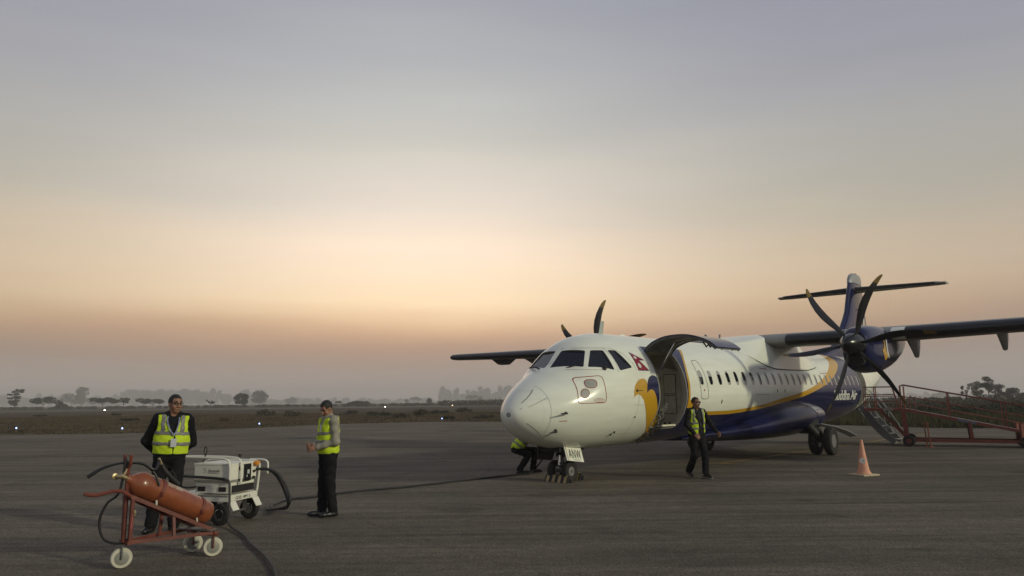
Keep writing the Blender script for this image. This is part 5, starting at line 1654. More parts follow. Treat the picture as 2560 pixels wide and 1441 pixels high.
    for q in 'RL':
        sh = Field(np.minimum(J['an' + q], J['to' + q]) - .14 * s, np.maximum(J['an' + q], J['to' + q]) + .12 * s, .008)
        foot(sh, q, .008 * s)
        Xs, Ys, Zs = sh.full(); fl = min(J['to' + q][2] - .034 * s, J['an' + q][2] - .07 * s); fl = max(fl, 0.003)
        sh.D = np.maximum(sh.D, fl - Zs + 0 * Xs + 0 * Ys)
        so = sh.mesh('shoe', M['shoe'], root)
        if style.get('sole'):
            s2 = Field(sh.lo, sh.lo + (sh.n - 1) * sh.h, .008); foot(s2, q, .013 * s)
            s2.D = np.maximum(np.maximum(s2.D, fl - .004 - Zs), Zs - fl - .020)
            s2.mesh('sole', M['sole'], so)
    Jk = Field(lo, hi, .010)
    torso(Jk, .014 * s, .05); arms(Jk, .017 * s, .035, .93)
    Jk.cap(nek - up * .05 * s, nek + up * .025 * s, .075 * s, .070 * s, .03)
    Xg, Yg, Zg = Jk.full()
    hgt = ((Xg - pel[0]) * up[0] + (Yg - pel[1]) * up[1] + (Zg - pel[2]) * up[2])
    rel = np.abs((Xg - pel[0]) * xr[0] + (Yg - pel[1]) * xr[1] + (Zg - pel[2]) * xr[2]) < .26 * s
    Jk.D = np.where(rel & (hgt < -.06 * s) & (Jk.D < .05) & (np.abs(hgt) < .35 * s) & ~style.get('armlow', False), np.maximum(Jk.D, -.06 * s - hgt), Jk.D)
    # open the collar
    Jk.ell(nek + up * .09 * s + fw * .05 * s, (.052 * s, .075 * s, .10 * s), T, 0, sub=True)
    Jk.mesh('jacket', M[style['jacket']], root, style.get('fold', .0065), style.get('seed', 1) + 3)
    # vest
    def local(Fi):
        X_, Y_, Z_ = Fi.full()
        dx, dy, dz = X_ - pel[0], Y_ - pel[1], Z_ - pel[2]
        return [(dx * v[0] + dy * v[1] + dz * v[2]) / s for v in (xr, fw, up)]
    Ve = Field(lo, hi, .010)
    torso(Ve, .034 * s, .06)
    u, v, w = local(Ve)
    top = (nek - pel) @ up / s
    bot = style.get('vest_bottom', -.03)
    hole = np.hypot(np.maximum(np.abs(u) - (.215 + fat * .5 + np.clip((.40 - w) * 2.0, 0, .2)), 0) * -1 + 0, 0)
    Ve.D = np.maximum(Ve.D, (bot - w) * s)
    Ve.D = np.maximum(Ve.D, (w - (top + .012)) * s + 0 * u)
    # arm holes: trim what lies outside the shoulder line above the armpit
    lim = np.where(w > top - .30, .168 + fat * .3 + np.clip((top - .16 - w), 0, .2) * .35, .5)
    Ve.D = np.maximum(Ve.D, (np.abs(u) - lim) * s)
    # neck opening, V in front
    nk = np.where(v > 0, np.abs(u) - np.clip((w - (top - style.get('vdepth', .26))) * .42, -1, .085), np.hypot(u, v * .6) - .085)
    Ve.D = np.maximum(Ve.D, np.where(v > 0, -nk, np.where(w > top - .07, -nk, -1)) * s)
    gap = style.get('gap', .006)
    if gap > 0:
        cx = style.get('gapx', 0.0)
        Ve.D = np.maximum(Ve.D, np.where(v > 0, gap + style.get('flare', 0) * np.clip(.45 - w, 0, 1) - np.abs(u - cx), -1) * s)
    vest = Ve.mesh('vest', M['hivis'], root, .0055, style.get('seed', 1) + 5)
    base = Ve.D.copy()
    def tape(cond_lo, nm_='reflective_tape'):
        t_ = Field(lo, hi, .010); t_.D = np.maximum(base - .006, cond_lo * s).astype(np.float32)
        t_.mesh(nm_, M['tape'], vest, .0055, style.get('seed', 1) + 5)
    b1, b2 = style.get('bands', (.11, .235))
    tape(np.abs(w - b1) - .025 + 0 * u); tape(np.abs(w - b2) - .025 + 0 * u)
    if style.get('straps', True):
        tape(np.maximum(np.abs(np.abs(u) - .115) - .025, (b2 - w)) + 0 * v)
    if style.get('hem', False):
        t_ = Field(lo, hi, .010); t_.D = np.maximum(base - .005, (np.abs(w - bot) - .012) * s + 0 * u).astype(np.float32); t_.mesh('hem', M['trim'], vest, .0055, style.get('seed', 1) + 5)
    # glasses
    if style.get('glasses'):
        g_ = MB()
        for e in (-1, 1):
            rim = [hp(e * (.033 + .024 * math.cos(t)), .103 - .008 * abs(math.cos(t)) * (math.cos(t) * 1 > 0), .010 + .015 * math.sin(t)) for t in np.linspace(0, 2 * math.pi, 14)]
            g_.tube(rim, .0032 * s, 6, False)
            g_.tube([hp(e * .057, .094, .016), hp(e * .078, .03, .016), hp(e * .080, -.01, .008)], .0032 * s, 6)
        g_.tube([hp(-.009, .105, .014), hp(.009, .105, .014)], .0032 * s, 6)
        go = g_.build('glasses', M['gloss_black'], root)
        if style['glasses'] == 2:
            for e in (-1, 1):
                c = [hp(e * (.033 + .022 * math.cos(t)), .102, .010 + .014 * math.sin(t)) for t in np.linspace(0, 2 * math.pi, 13)[:-1]]
                mesh_obj('tinted_lens', c, [tuple(range(12))], M['glass'], go)
    return root, dict(s=s, pel=pel, T=T, J=J, up=up, fw=fw, xr=xr, nek=nek, fat=fat, vest=vest, che=che)
M['stubble'] = mat('shaved_hair', (.035, .022, .017), .7, var=.2, scale=40)

STD = dict(pelvis=(0, 0, .95), chest=(0, 0, 1.27), neck=(0, -.005, 1.465), head=(0, .02, 1.618),
           shR=(.185, -.005, 1.415), shL=(-.185, -.005, 1.415), hipR=(.085, 0, .90), hipL=(-.085, 0, .90),
           knR=(.10, .015, .49), knL=(-.10, .015, .49), anR=(.105, -.02, .085), anL=(-.105, -.02, .085), toR=(.125, .16, .036), toL=(-.125, .16, .036))
def joints(**k):
    d = dict(STD); d.update(k); return d

# man with the lanyard, hands behind his back
gp = gnd(403, 1331)
JA = joints(elR=(.30, -.12, 1.13), elL=(-.25, -.15, 1.13), wrR=(.10, -.20, .93), wrL=(-.06, -.22, .90), anR=(.13, -.02, .085), anL=(-.13, -.02, .085), toR=(.19, .14, .036), toL=(-.19, .14, .036), knR=(.115, .015, .49), knL=(-.115, .015, .49))
pA, iA = person((gp.x, gp.y, 0), R(204), 1.875, JA, dict(handR=((-1, -.1, -.15), (0, .8, -.2), .5), handL=((1, -.1, .1), (0, .8, .2), .5), fat=.034, jacket='jacket_black', glasses=1, head_yaw=R(26), seed=2, vest_bottom=.03, bands=(.165, .30), hem=True, gap=.006, gapx=-.03, hairline=.078),
                'man in a yellow vest with a lanyard and glasses, hands behind his back')
def lanyard(info, par):
    s, T, pel = info['s'], info['T'], info['pel']
    def q(u, v, w): return pel + T @ (np.array([u, v, w]) * s)
    f = info['fat'] / s
    for sd in (-1, 1):
        pts = bez([q(sd * .065, .01, .555), q(sd * .07, .125 + f * .4, .46), q(sd * .045 - .012, .165 + f * .8, .36), q(-.025, .175 + f * 1.1, .27)], 5)
        v, fc = [], []
        for p_ in pts: v += [p_ + Vector(T @ np.array([.009, 0, 0])), p_ - Vector(T @ np.array([.009, 0, 0])), p_ - Vector(T @ np.array([.009, -.004, 0])), p_ + Vector(T @ np.array([.009, .004, 0]))]
        for i in range(len(pts) - 1):
            for j in range(4): fc.append((4 * i + j, 4 * i + (j + 1) % 4, 4 * i + 4 + (j + 1) % 4, 4 * i + 4 + j))
        recalc(mesh_obj('lanyard', v, fc, M['lanyard'], par))
    c = q(-.03, .192 + f * 1.3, .185)
    MB().box(Vector(c), (.068 * s, .008, .105 * s), Matrix(T.tolist()).to_3x3(), bev=.003).build('id_card', M['card'], par)
lanyard(iA, pA)
pA.matrix_basis = Matrix.Translation((gp.x, gp.y, 0)) @ Matrix.Rotation(R(3.0), 4, 'Y') @ Matrix.Rotation(R(204), 4, 'Z')
def flat_mark(info, u0, w0, wd, ht, nm_, material, polys):
    s, T, pel = info['s'], info['T'], info['pel']; f = info['fat'] / s
    for poly in polys:
        mesh_obj(nm_, [Vector(pel + T @ (np.array([u0 + x * wd, .155 + f * 1.08 + .002 * 0, w0 + y * ht]) * s)) for x, y in poly], [tuple(range(len(poly)))], material, info['vest'])
flat_mark(iA, .065, .335, .05, .05, 'bird_print', M['trim'], [[(0, .3), (.35, .1), (.6, .45), (.5, .55), (.35, .35)], [(.45, .5), (.75, 1), (.6, .9), (.4, .7)]])

# man with clasped hands, turned to the left
gp = gnd(816, 1291)
JB = joints(elR=(.20, .03, 1.13), elL=(-.23, -.02, 1.12), wrR=(.05, .22, 1.05), wrL=(-.07, .21, 1.04), head=(0, .045, 1.615), neck=(0, .01, 1.46),
            anR=(.10, .03, .085), anL=(-.09, -.06, .085), toR=(.15, .20, .036), toL=(-.10, .12, .036), knR=(.095, .03, .49), knL=(-.10, .0, .49))
pB, iB = person((gp.x, gp.y, 0), R(128), 1.775, JB, dict(handR=((-.35, 1, -.15), (-.6, 0, .5), .6), handL=((.35, 1, -.2), (.6, 0, -.3), .5), jacket='jacket_beige', head_yaw=R(14), head_pitch=R(-30), seed=6, vest_bottom=-.02, bands=(.17, .295), hem=True, gap=.01, fold=.010, fat=.012, straps=False, vdepth=.22),
                'man in a beige jacket and yellow vest looking aside with clasped hands')
s_, T_, pel_ = iB['s'], iB['T'], iB['pel']
MB().box(Vector(iB['nek'] + T_ @ np.array([0, -.10, -.02]) * s_), (.22, .06, .14), Matrix(T_.tolist()).to_3x3() @ Matrix.Rotation(R(14), 3, 'X'), bev=.025).build('hood', M['jacket_beige'], pB)
mesh_obj('name_patch', [Vector(pel_ + T_ @ (np.array([u, .163, w]) * s_)) for u, w in ((-.12, .33), (-.05, .33), (-.05, .43), (-.12, .43))], [(0, 1, 2, 3)], M['card'], iB['vest'])

# walking man with the open vest
gp = gnd(1747, 1195)
JC = joints(shR=(.19, .02, 1.415), shL=(-.19, -.03, 1.41), elR=(.27, .06, 1.15), elL=(-.36, -.08, 1.20), wrR=(.17, .20, .95), wrL=(-.46, .06, .98),
            hipR=(.085, 0, .90), hipL=(-.085, .02, .90), knR=(.10, .05, .49), knL=(-.09, .16, .50), anR=(.10, -.22, .13), anL=(-.08, .16, .085), toR=(.12, -.06, .040), toL=(-.10, .35, .042))
pC, iC = person((gp.x, gp.y, 0), R(196), 1.785, JC, dict(handR=((-.35, .75, -.5), (-.4, -.2, -.5), .7), handL=((-.35, .5, -.7), (.5, .3, -.1), .7), jacket='jacket_grey', glasses=2, hair=0, head_yaw=R(14), seed=9, vest_bottom=-.05, bands=(.11, .225), gap=.05, flare=.07, gapx=-.045, sole=True, armlow=False, vdepth=.36),
                'walking man in dark clothes with an open yellow vest and dark glasses')
MB().tube([Vector(iC['pel'] + iC['T'] @ (np.array([-.01, .145, .26]) * iC['s'])), Vector(iC['pel'] + iC['T'] @ (np.array([-.035, .15, .16]) * iC['s']))], .006, 6).build('jacket_zip', M['chrome'], pC)

# man crouching behind the nose, plugging in the cable (forward is towards the right of the picture)
b0 = gnd(1300, 1184)
JD = dict(pelvis=(0, -.05, .58), chest=(0, .17, .84), neck=(0, .31, 1.00), head=(0, .45, 1.09), side=(1, 0, 0),
          shR=(.18, .27, .95), shL=(-.18, .27, .95), elR=(.24, .50, .80), elL=(-.22, .52, .82), wrR=(.16, .74, .86), wrL=(-.14, .74, .90),
          hipR=(.09, -.05, .56), hipL=(-.09, -.05, .56), knR=(.13, .24, .44), knL=(-.15, .45, .52), anR=(.12, .02, .085), anL=(-.14, .38, .085), toR=(.14, .20, .036), toL=(-.16, .57, .036))
person((b0.x - .04, b0.y + .05, 0), R(-82), 1.76, JD, dict(handR=((-.1, 1, .2), (-.4, 0, -.5), .5), handL=((.1, 1, .2), (.4, 0, -.5), .5), jacket='jacket_black', seed=12, vest_bottom=-.06, bands=(.10, .22), gap=0, head_pitch=R(20), sole=False),
       'man crouching behind the aircraft nose with his head hidden')
# ================================================================== EQUIPMENT
M['redpaint'] = mat('worn_red_paint', (.13, .030, .018), .5, var=.3, scale=9, bump=.15, bscale=50)
M['cyl'] = mat('orange_red_cylinder', (.22, .062, .023), .33, var=.22, scale=6, coat=.25, bump=.05, bscale=25, col2=None)
M['brass'] = mat('brass', (.45, .36, .20), .35, .8)
M['castor'] = mat('cream_castor', (.50, .48, .38), .6, var=.12, scale=9)
M['hose'] = mat('black_hose', (.012, .012, .012), .5, var=.3, scale=20)
M['cable'] = mat('dusty_black_cable', (.02, .02, .02), .6, var=.4, scale=8)
M['cable2'] = mat('dusty_grey_cable', (.045, .043, .04), .7, var=.35, scale=8)
M['gpu'] = mat('warm_white_enamel', (.70, .69, .60), .45, var=.05, scale=4)
M['gputext'] = mat('dark_print', (.06, .06, .055), .6)
M['lipgrey'] = mat('grey_lip', (.22, .22, .19), .5)
M['panel'] = mat('control_panel', (.014, .014, .015), .35)
M['orange'] = mat('orange_knob', (.60, .22, .02), .4)
M['cone'] = mat('faded_orange_plastic', (.62, .30, .19), .6, var=.14, scale=7)
M['conebase'] = mat('cream_rubber', (.48, .40, .26), .7, var=.12, scale=8)
M['ramp'] = mat('rusty_red_steel', (.17, .036, .021), .55, var=.3, scale=5, bump=.1, bscale=30)
M['chockyel'] = mat('scuffed_yellow_stripe', (.33, .25, .12), .7, var=.3, scale=12)

# ---- gas cylinder trolley
W1, W2, W3 = Vector((-4.21, 8.23, 0)), Vector((-3.80, 9.06, 0)), Vector((-3.47, 8.82, 0))
O = (W1 + W2 + W3) / 3
cart = empty('cylinder_trolley', O); tag(cart, 'red steel trolley with three white castors carrying a gas cylinder', 'trolley')
fr = Vector((-4.18, 8.25, 0)); re_ = (W2 + W3) / 2
e = (re_ - fr).normalized(); nrm_ = Vector((e.y, -e.x, 0)); Lb = (re_ - fr).length
def cl(t, n, z): return fr + e * t + nrm_ * n + Vector((0, 0, z)) - O
ZB, ZF = .27, .74
fb = MB()
fb.beam(cl(0, -.075, ZB), cl(Lb, -.25, ZB), .035, .035).beam(cl(0, .075, ZB), cl(Lb, .25, ZB), .035, .035)
fb.beam(cl(-.01, -.10, ZB), cl(-.01, .10, ZB), .04, .04).beam(cl(Lb, -.28, ZB), cl(Lb, .28, ZB), .045, .03)
fb.build('base_frame', M['redpaint'], cart)
def zr(t): return ZF + (ZB + .02 - ZF) * t / Lb
for sd in (-1, 1):
    MB().beam(cl(.0, sd * .075, ZB), cl(.0, sd * .09, zr(0)), .035, .035).build('post', M['redpaint'], cart)
    t = .44; MB().beam(cl(t, sd * .165, ZB), cl(t, sd * .13, zr(t)), .03, .03).build('post', M['redpaint'], cart)
    MB().beam(cl(-.02, sd * .09, zr(-.02)), cl(Lb + .01, sd * .19, zr(Lb)), .04, .04).build('inclined_rail', M['redpaint'], cart)
MB().beam(cl(.1, -.12, zr(.1)), cl(.1, .12, zr(.1)), .03, .03).beam(cl(.5, -.15, zr(.5)), cl(.5, .15, zr(.5)), .03, .03).build('cross_bars', M['redpaint'], cart)
MB().beam(cl(Lb - .16, -.22, ZB + .03), cl(Lb - .02, .25, ZB + .03), .12, .012).build('rear_plate', M['steel'], cart)
hd_ = bez([cl(-.02, .09, zr(-.02)), cl(-.12, .09, zr(0) + .075), cl(-.22, .09, zr(0) + .085), cl(-.38, .09, zr(0) + .065), cl(-.50, .09, zr(0) + .085)], 5)
MB().tube(hd_, .021, 8).build('pull_handle', M['redpaint'], cart)
MB().tube([cl(-.03, 0, ZB), cl(-.03, 0, 1.06)], .022, 8).build('hose_post', M['redpaint'], cart)
MB().tube([cl(-.03, 0, 1.05), cl(-.05, -.045, 1.09), cl(-.05, -.05, 1.19)], .018, 8).tube([cl(-.03, 0, 1.05), cl(-.03, .045, 1.09), cl(-.03, .05, 1.19)], .018, 8).build('hose_fork', M['redpaint'], cart)
def castor(w, dirn, mt, nm_='castor'):
    c = empty(nm_); c.parent = cart; b = w - O
    ax = Vector((dirn[0], dirn[1], 0)).normalized(); r_ = .108
    ctr = b + Vector((0, 0, r_))
    pr = [(-.024, .03), (-.026, r_ * .72), (-.024, r_ * .92), (-.012, r_), (.012, r_), (.024, r_ * .92), (.026, r_ * .72), (.024, .03)]
    MB().lathe(pr, ctr, ax, 28).build('wheel', M['castor'], c)
    MB().lathe([(-.030, .02), (-.029, r_ * .62), (-.0265, r_ * .66), (.0265, r_ * .66), (.029, r_ * .62), (.030, .02)], ctr, ax, 20).build('hub', M['lipgrey'], c)
    k = ax
    MB().beam(ctr + k * .04, ctr + k * .04 + Vector((0, 0, .125)), .012, .05, ax).beam(ctr - k * .04, ctr - k * .04 + Vector((0, 0, .125)), .012, .05, ax).box(ctr + Vector((0, 0, .135)), (.11, .11, .014)).tube([ctr - k * .05, ctr + k * .05], .012, 8).build('fork', mt, c)
castor(W1, (.55, -.83), M['steel']); castor(W2, (.50, -.86), M['redpaint']); castor(W3, (.50, -.86), M['redpaint'])
MB().tube([cl(.02, .10, .60), cl(.02, .115, .58), cl(.02, .11, .55)], .015, 6).build('tag_knot', M['brass'], cart)
MB().beam(cl(.0, .10, .57), cl(-.01, .10, .42), .022, .006).build('red_tag', mat('pink_tag', (.45, .11, .10), .7), cart)

# ---- the cylinder itself, strapped on the rails
slope = (cl(Lb, 0, zr(Lb)) - cl(0, 0, zr(0))).normalized()
nn = slope.cross(nrm_).normalized()
if nn.z < 0: nn = -nn
RC = .138
a0 = cl(0, 0, zr(0)) + nn * (RC + .022) - slope * .11 + O
LCY = 1.08
cyo = a0 + slope * .5
cyl = empty('gas_cylinder', cyo); tag(cyl, 'orange red gas cylinder with brass valve lying slanted on the trolley', 'gas cylinder')
def cy(t, n=0.0, x=0.0): return a0 + slope * t + nn * n + nrm_ * x - cyo
MB().lathe([(-.02, .035), (.0, .045), (.02, .05), (.05, .075), (.09, .115), (.14, .140), (.19, RC), (LCY - .09, RC), (LCY - .04, RC * .93), (LCY - .01, RC * .75), (LCY, RC * .4)], cy(0), slope, 40).build('shell', M['cyl'], cyl)
MB().lathe([(-.09, .02), (-.085, .026), (-.02, .026), (-.018, .04), (.0, .04)], cy(0), slope, 16).tube([cy(-.06), cy(-.06, .09)], .016, 8).tube([cy(-.06, -.0), cy(-.10, -.02, -.07)], .02, 8).lathe([(0, .01), (.005, .035), (.03, .035), (.035, .01)], cy(-.10, -.02, -.07), -nrm_, 12).build('valve', M['brass'], cyl)
for t in (.36, .90):
    mb = MB()
    mb.lathe([(-.018, RC + .001), (-.018, RC + .008), (.018, RC + .008), (.018, RC + .001)], cy(t), slope, 40)
    mb.box(cy(t, -.02, RC + .012), (.03, .03, .05), bev=.006)
    mb.build('clamp_band', M['redpaint'], cyl)
    MB().tube([cy(t, -RC * .7, RC * .75), cy(t + .01, -RC - .01, RC * 1.0)], .012, 6).build('band_bolt', M['castor'], cyl)
lb = MB()
v_, f_ = [], []
for i in range(9):
    an = R(40 + 4.5 * i)
    for t in (.40, .60): v_.append(cy(t, math.sin(an) * (RC + .003), math.cos(an) * (RC + .003)))
for i in range(8): f_.append((2 * i, 2 * i + 1, 2 * i + 3, 2 * i + 2))
mesh_obj('label_sticker', v_, f_, mat('faded_label', (.42, .36, .28), .5, col2=(.26, .12, .07), scale=9), cyl, True)
fk = cl(-.04, 0, 1.10) + O - cyo
h1 = bez([cy(-.06, .09), cy(-.12, .16, .0), fk + Vector((-.06, -.02, -.30)), fk + Vector((-.17, -.05, -.42)), fk + Vector((-.23, -.06, -.60)), fk + Vector((-.18, -.05, -.78)), fk + Vector((-.05, -.0, -.84)), fk + Vector((.05, .02, -.80))], 6)
MB().tube(h1, .014, 8).build('lower_hose', M['hose'], cyl)
h2 = bez([fk + Vector((-.34, -.16, -.13)), fk + Vector((-.22, -.1, -.045)), fk + Vector((-.08, -.03, .0)), fk, fk + Vector((.13, .08, -.02)), fk + Vector((.24, .12, -.12)), fk + Vector((.30, .14, -.26))], 6)
MB().tube(h2, [.012 + .010 * max(0, 1 - i / 12) for i in range(len(h2))], 8).build('upper_hose', M['hose'], cyl)
h3 = bez([fk + Vector((.02, .0, .0)), fk + Vector((.14, .05, -.01)), fk + Vector((.25, .11, -.08)), cy(.22, RC + .17)], 6)
MB().tube(h3, .013, 8).build('gun_hose', M['hose'], cyl)
MB().tube([cy(.20, RC + .185), cy(.26, RC + .14)], .016, 8).build('gun_coupling', M['brass'], cyl)
MB().tube([cy(.26, RC + .14), cy(.34, RC + .09), cy(.56, RC + .02)], [.02, .026, .024], 10).tube([cy(.40, RC + .09), cy(.41, RC + .13), cy(.50, RC + .075)], .007, 6).build('discharge_gun', M['hose'], cyl)

# ---- ground power unit
U, Vv = Vector((-.96, .28, 0)), Vector((.28, .96, 0))
C0 = Vector((-4.10, 10.94, 0))
gpu = empty('ground_power_unit', C0); tag(gpu, 'white battery power cart on four tyres with rails and black control panel', 'power unit')
def gp_(u, v, z): return U * u + Vv * v + Vector((0, 0, z))
Rg = Matrix((( -U.x, Vv.x, 0), (-U.y, Vv.y, 0), (0, 0, 1)))
def gbox(nm_, u, v, z, du, dv, dz, mt, bev=.008, par=gpu): return MB().box(gp_(u, v, z), (du, dv, dz), Rg, bev).build(nm_, mt, par)
gbox('deck', .52, .33, .375, 1.04, .68, .09, M['gpu'], .01)
gbox('deck_lip', .52, -.012, .415, 1.02, .02, .018, M['lipgrey'], .003)
box_ = gbox('lower_cabinet', .33, .33, .52, .60, .56, .16, M['gpu'], .006)
gbox('side_recess', .025, .33, .50, .03, .50, .10, M['dark'], .003)
gbox('cabinet_lip', .33, .33, .615, .64, .60, .03, M['lipgrey'], .005)
cab = gbox('upper_cabinet', .33, .33, .735, .64, .60, .21, M['gpu'], .012)
gbox('lid', .33, .33, .852, .65, .61, .028, M['gpu'], .008)
for u in (.52, .16): gbox('vent', u, .046, .50, .125, .016, .065, M['dark'], .006)
text_on('maker_name', 'ElectroAir', gp_(.40, .026, .742), -U, (0, 0, 1), .20, .042, M['gputext'], gpu, .01, off=.004, shear=.25)
MB().beam(gp_(.40, .027, .728), gp_(.22, .027, .728), .006, .004).build('maker_underline', M['lipgrey'], gpu)
mesh_obj('maker_mark', [gp_(.47 + .03 * math.cos(t), .026, .765 + .03 * math.sin(t)) for t in np.linspace(.6, 5.2, 9)] + [gp_(.47 + .023 * math.cos(t), .026, .765 + .023 * math.sin(t)) for t in np.linspace(5.2, .6, 9)], [(i, i + 1, 16 - i, 17 - i) for i in range(8)], M['lipgrey'], gpu)
pz = gbox('control_panel', .003, .40, .715, .016, .17, .25, M['panel'], .008)
gbox('gauge', -.008, .41, .725, .008, .05, .06, M['card'], .004, gpu)
gbox('indicator', -.008, .38, .665, .008, .02, .03, M['card'], .003, gpu)
for v, z in ((.23, .79), (.23, .61)): gbox('latch_handle', .003, v, z, .022, .05, .055, M['panel'], .008)
for v, z in ((.555, .72), (.55, .63)): MB().lathe([(0, .02), (.03, .02), (.032, .012)], gp_(.012, v, z), -U, 14).build('socket', M['panel'], gpu)
MB().lathe([(0, .035), (.03, .04), (.05, .035), (.055, .01)], gp_(.0, .57, .835), -U, 16).tube([gp_(-.03, .57, .835), gp_(-.05, .62, .85)], .02, 8).build('emergency_stop', M['orange'], gpu)
text_on('fleet_number', 'GSE-4M S', gp_(-.002, .14, .35), Vv, (0, 0, 1), .34, .045, M['gputext'], gpu, .0, off=.004)
M['gpuwheel'] = M['tyre']
for u, v in ((.14, .02), (.14, .66), (.88, .02), (.88, .66)):
    wheel('wheel', gp_(u, v + (-.02 if v < .3 else .02), .155), Vv, .155, .085, gpu, .5, M['chrome'])
MB().tube([gp_(.14, 0, .155), gp_(.14, .68, .155)], .02, 8).tube([gp_(.88, 0, .155), gp_(.88, .68, .155)], .02, 8).beam(gp_(.14, .1, .16), gp_(.14, .1, .34), .05, .05).beam(gp_(.14, .56, .16), gp_(.14, .56, .34), .05, .05).beam(gp_(.88, .1, .16), gp_(.88, .1, .34), .05, .05).beam(gp_(.88, .56, .16), gp_(.88, .56, .34), .05, .05).build('axles', M['steel'], gpu)
for v in (.06, .60):
    plate('mudguard', [gp_(-.005, v - .07, .33), gp_(-.005, v + .07, .33), gp_(-.075, v + .075, .21), gp_(-.075, v - .065, .21)], .008, M['gpu'], gpu)
def rail(nm_, pts, r=.016): MB().tube(bez(pts, 4), r, 8).build(nm_, M['gpu'], gpu)
rail('rail', [gp_(1.02, .01, .42), gp_(1.02, .01, .80), gp_(1.0, .01, .93), gp_(.90, .01, .955), gp_(.5, .01, .95), gp_(.16, .01, .94), gp_(.05, .01, .905), gp_(.02, .01, .80), gp_(.02, .01, .61)])
rail('rail', [gp_(1.02, .20, .42), gp_(1.02, .20, .80), gp_(1.0, .20, .93), gp_(.90, .20, .955), gp_(.5, .20, .955), gp_(.10, .20, .945), gp_(-.01, .20, .90), gp_(-.035, .20, .80), gp_(-.035, .20, .60), gp_(.01, .20, .585)])
rail('rail', [gp_(1.02, .65, .42), gp_(1.02, .65, .72), gp_(.9, .65, .86), gp_(.5, .65, .875), gp_(.10, .65, .87), gp_(.0, .65, .84), gp_(-.03, .65, .76), gp_(.0, .65, .42)])
rail('cable_holder', [gp_(.25, .80, .87), gp_(.02, .80, .87), gp_(-.06, .80, .84), gp_(-.075, .80, .76), gp_(-.07, .80, .66)])
MB().tube([gp_(.0, .20, .95), gp_(.0, .20, .985)], .015, 8).lathe([(0, .035), (.015, .035), (.02, .012)], gp_(.0, .20, .985), (0, 0, 1), 10).build('lock_knob', M['panel'], gpu)
rail('tow_bar', [gp_(1.04, .10, .40), gp_(1.02, .10, .72), gp_(.98, .10, 1.18)], .02)
ring = [gp_(.965, .10, 1.245) + (U * math.cos(t) + Vector((0, 0, 1)) * math.sin(t)) * .065 for t in np.linspace(-math.pi / 2, 1.45 * math.pi, 18)]
MB().tube(ring, .017, 8).build('tow_ring', M['gpu'], gpu)
lp = bez([gp_(.60, .2, .955), gp_(.62, .19, 1.03), gp_(.60, .19, 1.10), gp_(.57, .19, 1.04), gp_(.60, .18, .93), gp_(.62, .16, .85), gp_(.65, .05, .80)], 5)
MB().tube(lp, .008, 6).build('tie_cord', M['hose'], gpu)
MB().tube(bez([gp_(1.05, -.03, .70), gp_(.7, -.05, .685), gp_(.3, -.05, .67), gp_(.05, -.045, .655)], 5), .02, 8).build('stowed_cable', M['hose'], gpu)
MB().tube(bez([gp_(.98, .0, .60), gp_(.85, -.02, .54), gp_(.7, -.02, .52), gp_(.60, .03, .53)], 5), .014, 8).build('stowed_cable', M['hose'], gpu)

# ---- cables on the ground
def cable(name, pts, r, mt, label, n=8):
    mb = MB()
    for p_ in pts: mb.tube(bez(p_, n), r, 8)
    return tag(mb.build(name, mt), label, 'cable', 'cables on the apron')
k = lambda u, v, z: C0 + gp_(u, v, z)
rj = np.random.default_rng(3)
c1, c2 = [], []
gpts = [(668, 1276), (690, 1264), (720, 1253), (760, 1248), (800, 1243), (850, 1236), (900, 1230), (950, 1226), (1000, 1222), (1080, 1213), (1150, 1205), (1220, 1197), (1300, 1189)]
base = [gnd(*q) for q in gpts]
for i, p_ in enumerate(base):
    c1.append(p_ + Vector((rj.normal() * .015, rj.normal() * .03, .024))); c2.append(p_ + Vector((.04 + rj.normal() * .03, .10 + rj.normal() * .05, .024)))
head1 = [k(.02, .62, .74), k(-.14, .68, .74), k(-.30, .74, .66), k(-.42, .80, .45), k(-.46, .80, .2)]
head2 = [k(.02, .66, .73), k(-.12, .72, .73), k(-.25, .76, .64), k(-.36, .82, .42), k(-.42, .84, .16)]
plug = world_ac(.72, -.98, .95)
end1 = [gnd(1325, 1186) + Vector((0, 0, .03)), gnd(1340, 1180) + Vector((.02, .0, .12)), Vector((plug.x - .06, plug.y + .1, .45)), plug]
cable('power_cable', [head1 + c1 + end1], .02, M['cable'], 'pair of black power cables running from the power cart to the nose')
bpy.context.view_layer.objects.active = None
o2 = MB().tube(bez(head2 + c2, 8), .02, 8).build('second_strand', M['cable'], bpy.data.objects['power_cable'])
dn = [k(.05, -.045, .655), k(-.03, -.06, .62), k(-.07, -.09, .45), k(-.10, -.12, .22), k(-.16, -.18, .05), gnd(610, 1345) + Vector((0, 0, .026)), gnd(628, 1368) + Vector((0, 0, .026)), gnd(650, 1386) + Vector((0, 0, .026)), gnd(672, 1410) + Vector((0, 0, .026)), gnd(688, 1442) + Vector((0, 0, .026)), gnd(690, 1500) + Vector((0, 0, .026)), gnd(640, 1600) + Vector((0, 0, .026))]
cable('ground_cable', [dn], .0165, M['cable2'], 'grey cable falling off the power cart and snaking towards the viewer')

